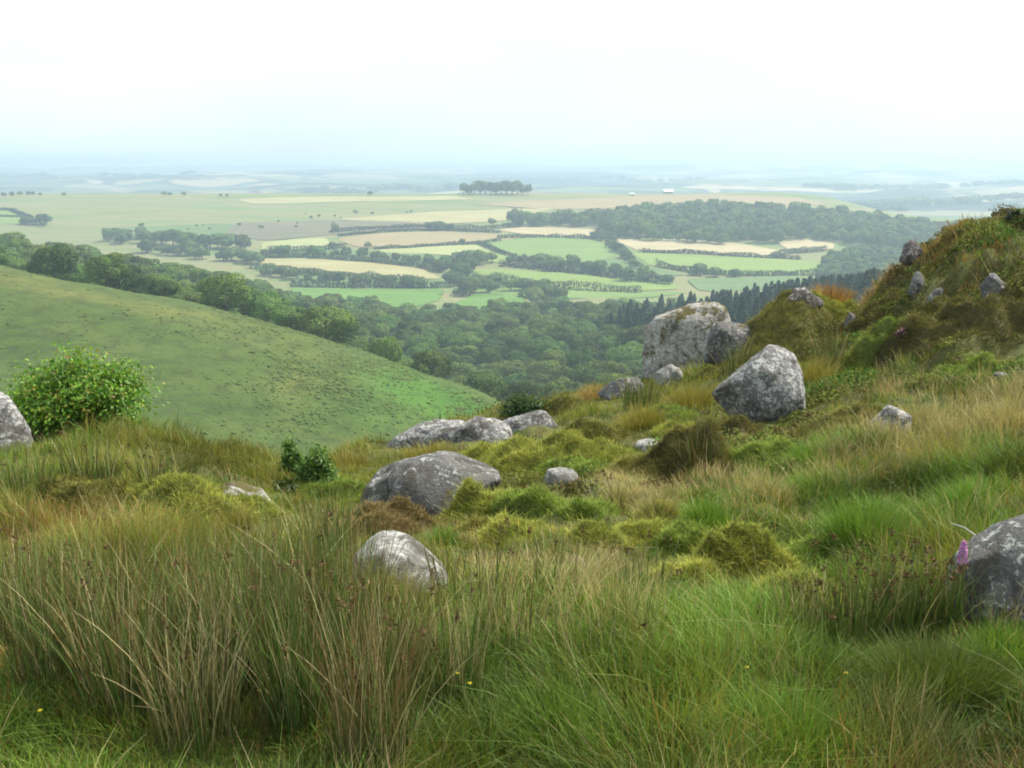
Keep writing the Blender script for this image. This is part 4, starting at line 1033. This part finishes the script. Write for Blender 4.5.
# ------------------------------------------------------------------ rushes and tussocks
RUSHC = [((0.034, 0.075, 0.014), (0.105, 0.145, 0.04)), ((0.040, 0.065, 0.017), (0.15, 0.115, 0.05)), ((0.055, 0.055, 0.02), (0.20, 0.115, 0.058)), ((0.15, 0.13, 0.065), (0.38, 0.31, 0.20))]
def stems(n, h, spread, mixp, wid, reach, bent=0.06):
    a = rng.uniform(0, 2*np.pi, n); r = spread*np.sqrt(rng.uniform(0, 1, n))
    off = np.c_[r*np.cos(a), r*np.sin(a)]
    hh = h*rng.uniform(0.55, 1.1, n); ln = off/spread*reach*0.6 + rng.normal(size=(n, 2))*reach*0.5
    kind = rng.choice(4, n, p=mixp)
    bn = rng.uniform(size=n) < bent; ln[bn] *= rng.uniform(1.4, 2.3, (bn.sum(), 1)); kind[bn & (rng.uniform(size=n) < 0.7)] = 3
    b = np.array([q[0] for q in RUSHC])[kind]; t = np.array([q[1] for q in RUSHC])[kind]
    j = rng.uniform(0.75, 1.25, (n, 1))
    return off, hh, ln, b*j*np.array([1.05, 1.15, 0.95]), t*j*np.array([1.05, 1.12, 0.95]), wid*rng.uniform(0.7, 1.3, n), kind
def rush(px, py, h, n, spread, mixp, label, group=None, seeds=0.12, reach=0.28, wid=0.0034, bent=0.06):
    g = hit(px, py, d1=40); D = g[1]; n = int(n*1.35); spread = spread*0.72; h = h*(0.92 if py > 600 else 1.0)
    off, hh, ln, b, t, w, kind = stems(n, h, spread, mixp, wid*(0.7 + D/9), reach, bent)
    zb = H(g[0] + off[:, 0], D + off[:, 1]) - g[2] - 0.015
    p = np.c_[off, zb]
    root = empty('rush_clump', g, label, 'rushes', group)
    V, fs, C = blades(p, hh, w, ln, b, t, seg=5, curl=0.75)
    link('stems', make_mesh('stems', V, fs, C), M['rush'], root, kind='stuff')
    k = (rng.uniform(size=n) < seeds) & (kind < 3)
    if k.sum() > 0:
        # brown flower heads just under the tips
        m = k.sum(); tt = rng.uniform(0.8, 0.93, m)
        d = np.c_[ln[k], np.zeros(m)]
        c = p[k] + (np.array([0, 0, 1.])*(tt - 0.25*0.75*tt*tt*np.linalg.norm(ln[k], axis=1))[:, None] + d*(0.25*tt + 0.75*tt*tt)[:, None])*hh[k][:, None]
        q = 12; cc = np.repeat(c, q, 0) + rng.normal(size=(m*q, 3))*np.array([0.006, 0.006, 0.009])
        V, fs, C = cards(cc, unit(rng.normal(size=(m*q, 3))), 0.010, np.array([0.085, 0.05, 0.022])*rng.uniform(0.6, 1.5, (m*q, 1)), 1.4)
        link('seed_heads', make_mesh('seed_heads', V, fs, C), M['rush'], root, kind='stuff')
    return root
MIXA = (0.50, 0.24, 0.15, 0.11); MIXB = (0.36, 0.27, 0.20, 0.17); MIXG = (0.65, 0.2, 0.08, 0.07); MIXS = (0.2, 0.2, 0.2, 0.4)
for px, py, h, n, sp, mx, lb in [
    (20, 655, 0.55, 230, 0.16, MIXB, 'straw-streaked rush clump against the left edge of the photo, behind the front ones'),
    (60, 700, 0.62, 300, 0.17, MIXA, 'tall green-brown rush clump in front, closest to the left edge of the photo'),
    (105, 640, 0.50, 220, 0.16, MIXB, 'brownish rush clump, second in the back row from the left edge'),
    (130, 715, 0.58, 260, 0.16, MIXB, 'dense dark-footed rush clump, second in the front row from the left edge'),
    (185, 655, 0.55, 240, 0.17, MIXA, 'rush clump with crossing bleached stems in the middle of the left mass'),
    (200, 740, 0.50, 190, 0.16, MIXS, 'bleached leaning rush clump low in the left mass near the bottom edge'),
    (240, 690, 0.60, 300, 0.17, MIXA, 'tall dark green rush clump in the middle of the front mass'),
    (275, 640, 0.56, 230, 0.17, MIXA, 'rush clump directly in front of the half-buried stone'),
    (300, 725, 0.60, 260, 0.16, MIXA, 'olive rush clump left of the reddish one at the bottom'),
    (340, 670, 0.62, 320, 0.18, MIXA, 'fullest green rush clump just left of the white-topped stone'),
    (385, 700, 0.46, 220, 0.15, MIXB, 'brown rush clump below the white-topped stone'),
    (375, 775, 0.62, 210, 0.15, (0.2, 0.25, 0.4, 0.15), 'reddish-brown rush clump cut by the bottom edge of the photo'),
    (450, 690, 0.44, 120, 0.16, MIXS, 'thin bleached rush clump at the right end of the left mass'),
    (515, 650, 0.42, 60, 0.16, MIXS, 'sparse straw-coloured rush clump in the grass below the bright moss mound'),
    (575, 665, 0.36, 46, 0.15, MIXS, 'sparse pale rush clump in the grass below the tiny grey stone'),
    (628, 665, 0.40, 70, 0.12, MIXB, 'small brown rush clump left of the hollowed moss mound'),
    (800, 640, 0.34, 90, 0.13, MIXS, 'pale drooping rush clump leaning on the pale mossy mound'),
    (850, 645, 0.40, 150, 0.13, MIXG, 'seeding green rush clump, left of the pair by the right-hand boulder'),
    (895, 640, 0.44, 190, 0.14, MIXG, 'tallest seeding rush clump with dark brown heads beside the right-hand boulder'),
    (935, 632, 0.38, 130, 0.11, MIXG, 'seeding rush clump touching the foot of the right-hand boulder'),
    (985, 640, 0.24, 70, 0.13, MIXA, 'short rush clump growing up in front of the right-hand boulder'),
    (22, 500, 0.34, 160, 0.20, MIXG, 'green rush clump on the left shelf below the boulder at the left edge'),
    (92, 490, 0.36, 170, 0.22, MIXG, 'green rush clump on the left shelf in front of the leafy shrub'),
    (165, 492, 0.30, 140, 0.20, (0.5, 0.3, 0.1, 0.1), 'yellowish rush clump on the left shelf right of the leafy shrub'),
    (240, 500, 0.24, 60, 0.18, MIXB, 'thin brown rush clump by the left end of the half-buried stone'),
    (330, 560, 0.40, 110, 0.16, MIXA, 'rush clump left of the white-topped stone, behind the tall mass'),
    (470, 610, 0.40, 70, 0.20, (0.35, 0.25, 0.15, 0.25), 'open seeding rush clump right of the white-topped stone'),
    (550, 590, 0.34, 50, 0.22, (0.35, 0.25, 0.15, 0.25), 'open seeding rush clump in front of the tiny grey stone'),
    (640, 600, 0.30, 60, 0.20, (0.3, 0.3, 0.15, 0.25), 'open seeding rush clump below the round yellow-green cushion'),
    (610, 700, 0.36, 40, 0.22, MIXS, 'few tall pale stems standing in the soft green grass at the lower middle'),
    (700, 470, 0.42, 70, 0.22, (0.45, 0.3, 0.1, 0.15), 'wispy rush clump right of the dark moss mound'),
    (640, 410, 0.50, 140, 0.30, (0.55, 0.3, 0.05, 0.1), 'tall olive rush clump on the crest in front of the low weathered outcrop'),
    (735, 375, 0.50, 110, 0.26, (0.55, 0.3, 0.05, 0.1), 'tall olive rush clump between the two largest boulders'),
    (830, 372, 0.55, 130, 0.26, (0.5, 0.3, 0.1, 0.1), 'tall olive rush clump in the gully right of the big wedge-shaped boulder'),
    (735, 620, 0.20, 60, 0.10, MIXS, 'short pale stems at the dark hollow of the moss mound'),
]:
    sd = 0.10 if 'seeding' in lb else 0.022
    rush(px, py, h, n, sp, mx, lb, seeds=sd, bent=0.16 if 'leaning' in lb or 'crossing' in lb or 'drooping' in lb else 0.07)

def tussock(px, py, wpx, h, n, c1, c2, label, wid=0.0026, reach=0.7, group=None, name='grass_tussock'):
    g = hit(px, py, d1=40); D = g[1]; sp = wpx/F*D*0.34
    a = rng.uniform(0, 2*np.pi, n); r = sp*np.sqrt(rng.uniform(0, 1, n)); off = np.c_[r*np.cos(a), r*np.sin(a)]
    zb = H(g[0]+off[:, 0], D+off[:, 1]) - g[2] - 0.01
    hh = h*rng.uniform(0.5, 1.1, n)*(1 - 0.35*(r/sp)**2); ln = off/sp*reach*0.75 + rng.normal(size=(n, 2))*0.22
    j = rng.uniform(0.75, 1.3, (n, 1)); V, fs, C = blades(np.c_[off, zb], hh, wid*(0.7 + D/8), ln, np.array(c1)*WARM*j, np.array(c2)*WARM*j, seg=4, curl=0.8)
    link(name, make_mesh(name, V, fs, C), M['grass'], loc=g, label=label, cat='grass', group=group)
LU = ((0.04, 0.08, 0.014), (0.10, 0.19, 0.035)); PST = ((0.095, 0.115, 0.04), (0.27, 0.235, 0.16)); GO = ((0.08, 0.09, 0.02), (0.2, 0.18, 0.06)); DG = ((0.03, 0.05, 0.013), (0.07, 0.10, 0.028))
for a in [
    (706, 530, 56, 0.22, 900, *LU, 'bright green grass tuft left of the larger bright one, centre right'),
    (862, 548, 90, 0.32, 1700, *LU, 'largest bright green grass tussock behind the seeding rushes'),
    (965, 515, 66, 0.26, 1100, *LU, 'bright green grass tussock above the right-hand boulder'),
    (805, 470, 50, 0.24, 900, *LU, 'green grass tussock below the big wedge-shaped boulder'),
    (960, 440, 80, 0.32, 700, *PST, 'pale feathery grass tussock right of the pyramid-shaped stone'),
    (1005, 432, 70, 0.32, 650, *PST, 'pale feathery grass tussock at the right edge under the bank'),
    (920, 428, 60, 0.28, 450, *PST, 'pale grass tussock touching the pyramid-shaped stone'),
    (935, 470, 90, 0.30, 1100, *GO, 'yellow-green tussock below the pale feathery grass'),
    (1010, 480, 60, 0.30, 800, *DG, 'dark blue-green tussock at the right edge of the photo'),
    (830, 470, 60, 0.24, 380, *PST, 'pale beige tussock in the middle of the right slope'),
    (770, 500, 70, 0.22, 380, *PST, 'faded tussock above the bright green tufts'),
    (655, 520, 60, 0.24, 300, *PST, 'straw-coloured tussock left of the small bright green tuft'),
    (620, 505, 44, 0.2, 200, *PST, 'thin straw-coloured tussock right of the green moss cushion'),
    (640, 430, 60, 0.34, 800, *GO, 'olive grass tussock on the crest below the low weathered outcrop'),
    (690, 410, 60, 0.36, 800, *GO, 'olive grass tussock in front of the largest upright boulder'),
    (815, 385, 50, 0.40, 700, *GO, 'tall olive tussock behind the big wedge-shaped boulder'),
    (850, 370, 44, 0.30, 500, *GO, 'yellowish tussock in the gully left of the bank'),
    (430, 462, 70, 0.26, 800, *GO, 'golden grass tussock in front of the pale outcrop'),
    (350, 470, 50, 0.26, 500, *GO, 'golden grass tussock right of the gorse bushes'),
    (395, 505, 34, 0.16, 350, *LU, 'small fresh green tuft at the left foot of the domed boulder'),
    (440, 545, 44, 0.14, 400, *LU, 'small fresh green tuft right of the brown moss cap'),
    (660, 690, 120, 0.20, 1600, *LU, 'soft green tussock in the lower middle of the slope'),
    (780, 760, 200, 0.22, 2600, *LU, 'wide soft green tussock at the bottom edge right of centre'),
    (930, 700, 200, 0.22, 2600, *DG, 'wide dark green tussock below the right-hand boulder'),
    (560, 745, 150, 0.20, 1700, *LU, 'soft green tussock at the bottom edge in the middle'),
    (388, 622, 84, 0.25, 800, *GO, 'golden tussock hiding the lower edge of the white-topped stone'),
    (232, 530, 60, 0.16, 400, *GO, 'golden tussock hiding the lower edge of the half-buried stone'),
    (1000, 670, 120, 0.18, 1400, *LU, 'soft green tussock under the foot of the right-hand boulder'),
]: tussock(*a)
tussock(832, 312, 40, 0.50, 700, (0.12, 0.078, 0.038), (0.22, 0.14, 0.075), 'rusty orange dead bracken beside the dark rock on the hump', 0.006, 0.6, name='dead_bracken')
tussock(880, 262, 60, 0.30, 500, (0.15, 0.11, 0.06), (0.34, 0.25, 0.16), 'buff grass on the skyline left of the rounded moss head', 0.003, 0.6)
tussock(945, 240, 60, 0.24, 400, (0.12, 0.10, 0.04), (0.26, 0.2, 0.1), 'short brown grass on the top of the bank skyline', 0.003, 0.6)
tussock(740, 330, 50, 0.30, 350, (0.12, 0.10, 0.05), (0.3, 0.22, 0.14), 'thin brown grass between the mossy hump and the grey rounded boulder', 0.003, 0.6)
tussock(590, 402, 40, 0.30, 350, (0.12, 0.10, 0.05), (0.3, 0.22, 0.12), 'thin grass tuft on the skyline left of the low weathered outcrop', 0.003, 0.6)

# ------------------------------------------------------------------ shrubs and small plants
def shrub(name, px, py, wpx, hpx, leaf, nleaf, cols, label, cat, seed, depth=0.8, low=-0.5, group=None, twig=True, aspect=1.6):
    g = hit(px, py, d1=60); D = g[1]; w = wpx/F*D; h = hpx/F*D
    root = empty(name, g, label, cat, group)
    r = np.random.default_rng(seed); nb = 40; parts = []; c = []; nn = []
    per = max(3, nleaf//nb)
    for k in range(nb):
        a = r.uniform(0, 2*np.pi); e = math.acos(r.uniform(0.05, 1.0)); ext = r.uniform(0.78, 1.02)
        d = np.array([math.sin(e)*math.cos(a)*w/2, math.sin(e)*math.sin(a)*w/2*depth, math.cos(e)*h*0.92])*ext
        d[2] = max(d[2], h*r.uniform(0.10, 0.28))
        b0 = np.array([r.normal()*w*0.05, r.normal()*w*0.05, -0.04]); mid = b0*0.5 + d*0.5 + np.array([0, 0, h*0.10]) + r.normal(size=3)*w*0.03
        if twig: parts.append(tube([b0, b0*0.75 + mid*0.25 + np.array([0, 0, 0.02]), mid, d], [0.011*min(1, w*1.3), 0.008*min(1, w*1.3), 0.0055*min(1, w*1.3), 0.002], 5))
        t = r.uniform(0.42, 1.04, per)[:, None]
        p = (1-t)**2*b0 + 2*t*(1-t)*mid + t*t*d
        p = p + r.normal(size=(per, 3))*np.array([w*0.085, w*0.085*depth, h*0.085])
        c.append(p); nn.append(unit(p/np.array([w, w*depth, h*1.6]) + np.array([0, 0, 0.25]) + r.normal(size=(per, 3))*0.6))
    c = np.concatenate(c); nn = np.concatenate(nn); k = c[:, 2] > 0.02; c, nn = c[k], nn[k]
    pick = r.choice(len(cols), len(c), p=[q[1] for q in cols]); base = np.array([q[0] for q in cols])[pick]
    V, fs, C = cards(c, nn, leaf*r.uniform(0.55, 1.3, len(c)), base*r.uniform(0.7, 1.3, (len(c), 1)), aspect)
    link('foliage', make_mesh('foliage', V, fs, C), M['leaf'], root)
    if twig:
        V, fs, C = cat_meshes(parts); link('stems', make_mesh('stems', V, fs, C), M['bark'], root)
    return root
shrub('leafy_shrub', 80, 426, 142, 84, 0.024, 14500, [((0.08, 0.19, 0.02), 0.55), ((0.165, 0.29, 0.028), 0.33), ((0.21, 0.23, 0.04), 0.11), ((0.22, 0.14, 0.04), 0.01)], 'rounded leafy shrub with yellow tips on the left shelf', 'shrub', 11)
shrub('gorse_bush', 292, 476, 26, 40, 0.017, 2600, [((0.07, 0.15, 0.025), 0.65), ((0.12, 0.21, 0.035), 0.35)], 'smaller bright green gorse bush left of its pair in front of the hillside', 'shrub', 12, aspect=2.6)
shrub('gorse_bush', 319, 492, 46, 50, 0.017, 4600, [((0.065, 0.14, 0.024), 0.65), ((0.11, 0.20, 0.035), 0.35)], 'larger green gorse bush right of its pair in front of the hillside', 'shrub', 13, aspect=2.6)
shrub('low_juniper', 285, 492, 50, 14, 0.03, 500, [((0.05, 0.075, 0.02), 1.0)], 'low dull green plant spreading at the foot of the gorse bushes', 'shrub', 14, aspect=2.4, twig=False)
shrub('dark_bush', 522, 420, 48, 32, 0.028, 4600, [((0.035, 0.075, 0.02), 0.7), ((0.06, 0.115, 0.03), 0.3)], 'dark green bush behind the sloping slab of the pale outcrop', 'shrub', 15)
shrub('sapling', 1014, 222, 22, 16, 0.05, 140, [((0.035, 0.05, 0.03), 1.0)], 'wispy sapling on the bank skyline at the right edge', 'shrub', 16)
shrub('heather_clump', 905, 338, 22, 14, 0.02, 420, [((0.22, 0.10, 0.16), 0.5), ((0.07, 0.06, 0.03), 0.5)], 'dusty purple heather clump on the left face of the bank', 'heather', 17, twig=False)
shrub('heather_clump', 795, 306, 50, 18, 0.02, 700, [((0.16, 0.09, 0.12), 0.5), ((0.06, 0.05, 0.03), 0.5)], 'purplish heather fringe round the dark rock on the hump', 'heather', 18, twig=False)

def orchid(px, py, top, label):
    g = hit(px, py, d1=30); D = g[1]; hh = (py - top)/F*D
    root = empty('orchid', g, label, 'flower')
    V, fs, C = tube([(0, 0, -0.02), (0.004, 0, hh*0.5), (0.0, 0, hh*0.95)], [0.0025, 0.002, 0.0012], 6, (0.08, 0.13, 0.03)); link('stem', make_mesh('stem', V, fs, C), M['rush'], root)
    n = 90; t = rng.uniform(0, 1, n); a = rng.uniform(0, 6.28, n); r = 0.017*(1 - 0.75*t)
    c = np.c_[r*np.cos(a), r*np.sin(a), hh*0.97 - 0.075*(1-t)]
    V, fs, C = cards(c, unit(np.c_[np.cos(a), np.sin(a), np.full(n, 0.2)] + rng.normal(size=(n, 3))*0.3), 0.017, np.array([0.50, 0.24, 0.55])*rng.uniform(0.8, 1.25, (n, 1)), 1.2)
    link('petals', make_mesh('petals', V, fs, C), M['leaf'], root)
orchid(957, 622, 528, 'single pink-purple orchid spike beside the right-hand boulder')
def twig(pts, D, label):
    p = np.array([P(x, y, D) for x, y in pts]); p[:, 1] += np.linspace(0, 0.15, len(p)); g = p.mean(0)
    V, fs, C = cat_meshes([tube(p - g, np.linspace(0.004, 0.0015, len(p)), 6), tube([p[1] - g, p[1] - g + np.array([0.05, 0.02, 0.03]), p[1] - g + np.array([0.10, 0.02, 0.035])], [0.003, 0.002, 0.0015], 5)])
    link('twig', make_mesh('twig', V, fs, C), M['bark_pale'], loc=g, label=label, cat='twig')
def b_bp(nt):
    n1 = noise(nt, coord(nt), 20, 3); return ramp(nt, n1, [(0.3, (0.3, 0.28, 0.25)), (0.7, (0.45, 0.42, 0.38))]), None
M['bark_pale'] = simple_mat('bleached_twig', b_bp)
_b = hit(990, 622, d1=30)[1]
twig([(990, 548), (984, 542), (976, 537), (968, 537)], _b + 0.16, 'bleached dead twig sticking out above the right-hand boulder')
for px, py in [(458,706),(470,716),(843,706),(262,724),(745,700),(44,745)]:
    g = hit(px, py, d1=20); root = empty('tormentil_flower', g, 'tiny yellow tormentil flower in the short grass', 'flower', 'yellow tormentil flowers in the turf')
    V, fs, C = tube([(0, 0, -0.01), (0.004, 0, 0.05), (0.0, -0.004, 0.11)], 0.001, 5, (0.08, 0.12, 0.03)); link('stem', make_mesh('stem', V, fs, C), M['rush'], root)
    a = np.arange(4)*np.pi/2 + 0.4; c = np.c_[0.0045*np.cos(a), -0.004 + 0.0045*np.sin(a), np.full(4, 0.111)]
    V, fs, C = cards(c, unit(np.c_[np.cos(a)*0.3, np.sin(a)*0.3 - 0.5, np.ones(4)]), 0.0055, np.tile([0.75, 0.6, 0.03], (4, 1)), 1.1); link('petals', make_mesh('petals', V, fs, C), M['leaf'], root)

# ------------------------------------------------------------------ bracken and gorse tufts over the far hillside
def hill_tufts(n):
    u = rng.uniform(-0.58, 0.05, n); D = rng.uniform(180, 345, n); x, y = u*D, D; z = H(x, y)
    px, py = project(x, y, z)
    ridge = np.interp(px, [-60, 0, 100, 200, 300, 400, 495, 560], [318, 330, 325, 316, 306, 298, 285, 200])
    dn = np.exp(-((px-330)/120)**2 - ((py-385)/50)**2)*1.3 + np.exp(-((px-230)/160)**2 - ((py-315)/22)**2)*0.35 + 0.02 + np.exp(-((px-440)/60)**2 - ((py-400)/25)**2)*0.8
    cl = 0.10 + 0.75*sm(-0.35, 0.9, fbm(x/11, y/16, seed=41, octv=4))
    k = (rng.uniform(size=n) < dn*cl) & (y < ridge + 6) & in_view(x, y, z + 1.0)
    x, y, z, px = x[k], y[k], z[k], px[k]; m = len(x); print('hill tufts', m)
    sz = rng.gamma(3.0, 0.085, m).clip(0.1, 0.7); d, Fc = ICO[1]; nv = len(d)
    sq = np.stack([np.ones(m), np.ones(m), rng.uniform(0.4, 0.75, m)], -1)
    V = np.stack([x, y, z], -1)[:, None] + d[None]*sz[:, None, None]*sq[:, None]*rng.uniform(0.75, 1.2, (m, nv, 1))
    tone = np.array([0.085, 0.135, 0.032])*rng.uniform(0.7, 1.25, (m, 1)); br = rng.uniform(size=m) < 0.15; tone[br] = tone[br]*np.array([1.3, 0.95, 1.0])
    fs = [(np.arange(m)[:, None, None]*nv + Fc[None]).reshape(-1, 3)]; V = V.reshape(-1, 3); C = np.repeat(tone, nv, 0)
    link('bracken', make_mesh('bracken', V, fs, C, smooth=True), M['wood_mass'], label='dark bracken and gorse tufts speckling the grassy hillside', cat='bracken', kind='stuff')
hill_tufts(90000)

# ------------------------------------------------------------------ air, sky, sun, camera
def haze_box():
    x0, x1, y0, y1, z0, z1 = -15600, 15600, -60, 16200, -420, ZTOP
    V = np.array([(x, y, z) for z in (z0, z1) for y in (y0, y1) for x in (x0, x1)], float)
    f = np.array([(0,2,3,1),(4,5,7,6),(0,1,5,4),(2,6,7,3),(0,4,6,2),(1,3,7,5)])
    m, nt, out = newmat('haze_air')
    v = nt.nodes.new('ShaderNodeVolumePrincipled'); v.inputs['Color'].default_value = HAZE_COL; v.inputs['Density'].default_value = HAZE_D; v.inputs['Anisotropy'].default_value = 0.25
    L(nt, v.outputs[0], out.inputs['Volume'])
    o = link('haze', make_mesh('haze', V, [f]), m, label='thin blue-white summer haze filling the valley air', cat='haze', kind='stuff')
HAZE_D = 0.00023; HAZE_COL = (0.63, 0.83, 1.0, 1)
_hd = np.exp(np.linspace(math.log(2600), math.log(15800), 300)); _hu, _hd = np.meshgrid(np.linspace(-.95, .95, 300), _hd)
ZTOP = float(H(_hu*_hd, _hd).max()) + 6; ZTOP = max(ZTOP, float((H(xs, ys) + hs*1.1).max()) + 2); print('haze top', ZTOP)
haze_box()

SUN_EL, SUN_AZ = math.radians(52), math.radians(66)      # azimuth measured from straight ahead towards the right
sd = Vector((math.sin(SUN_AZ)*math.cos(SUN_EL), math.cos(SUN_AZ)*math.cos(SUN_EL), math.sin(SUN_EL)))
sl = bpy.data.lights.new('sun', 'SUN'); sl.energy = 4.8; sl.angle = math.radians(1.5); sl.color = (1.0, 0.93, 0.80)
so = bpy.data.objects.new('sun', sl); COL.objects.link(so); so.rotation_euler = sd.to_track_quat('Z', 'Y').to_euler(); so.location = (300, 300, 600)
w = bpy.data.worlds.new('World'); scene.world = w; w.use_nodes = True; nt = w.node_tree; nt.nodes.clear()
out = nt.nodes.new('ShaderNodeOutputWorld')
sky = nt.nodes.new('ShaderNodeTexSky'); sky.sky_type = 'NISHITA'; sky.sun_disc = False; sky.sun_elevation = SUN_EL; sky.sun_rotation = SUN_AZ
sky.dust_density = 4.0; sky.air_density = 1.0; sky.ozone_density = 1.0
b1 = nt.nodes.new('ShaderNodeBackground'); b1.inputs[1].default_value = 0.10; L(nt, sky.outputs[0], b1.inputs[0])
b2 = nt.nodes.new('ShaderNodeBackground'); b2.inputs[0].default_value = (0.90, 0.985, 1.0, 1); b2.inputs[1].default_value = 0.72
co = coord(nt, 'Generated', (1, 1, 3.2)); nz = noise(nt, co, 2.4, 6, 0.55, 0.3)
mx = nt.nodes.new('ShaderNodeMixShader'); L(nt, ramp(nt, nz, [(0.3, (0.72,)*3), (0.62, (1,)*3)]), mx.inputs[0])
L(nt, b1.outputs[0], mx.inputs[1]); L(nt, b2.outputs[0], mx.inputs[2]); L(nt, mx.outputs[0], out.inputs[0])

cam = bpy.data.cameras.new('camera'); co_ = bpy.data.objects.new('camera', cam); COL.objects.link(co_)
co_.location = (0, 0, EYE); co_.rotation_euler = (math.pi/2 - TH, 0, 0)
cam.sensor_width = 36; cam.lens = 36*F/W; cam.clip_start = 0.1; cam.clip_end = 40000
scene.camera = co_
scene.view_settings.view_transform = 'Standard'; scene.view_settings.look = 'None'; scene.view_settings.exposure = 0.80; scene.view_settings.gamma = 1.0
scene.view_settings.use_curve_mapping = False
cy = scene.cycles
cy.max_bounces = 5; cy.diffuse_bounces = 2; cy.glossy_bounces = 1; cy.transmission_bounces = 3; cy.volume_bounces = 0; cy.transparent_max_bounces = 4
cy.use_denoising = True; cy.filter_width = 1.9
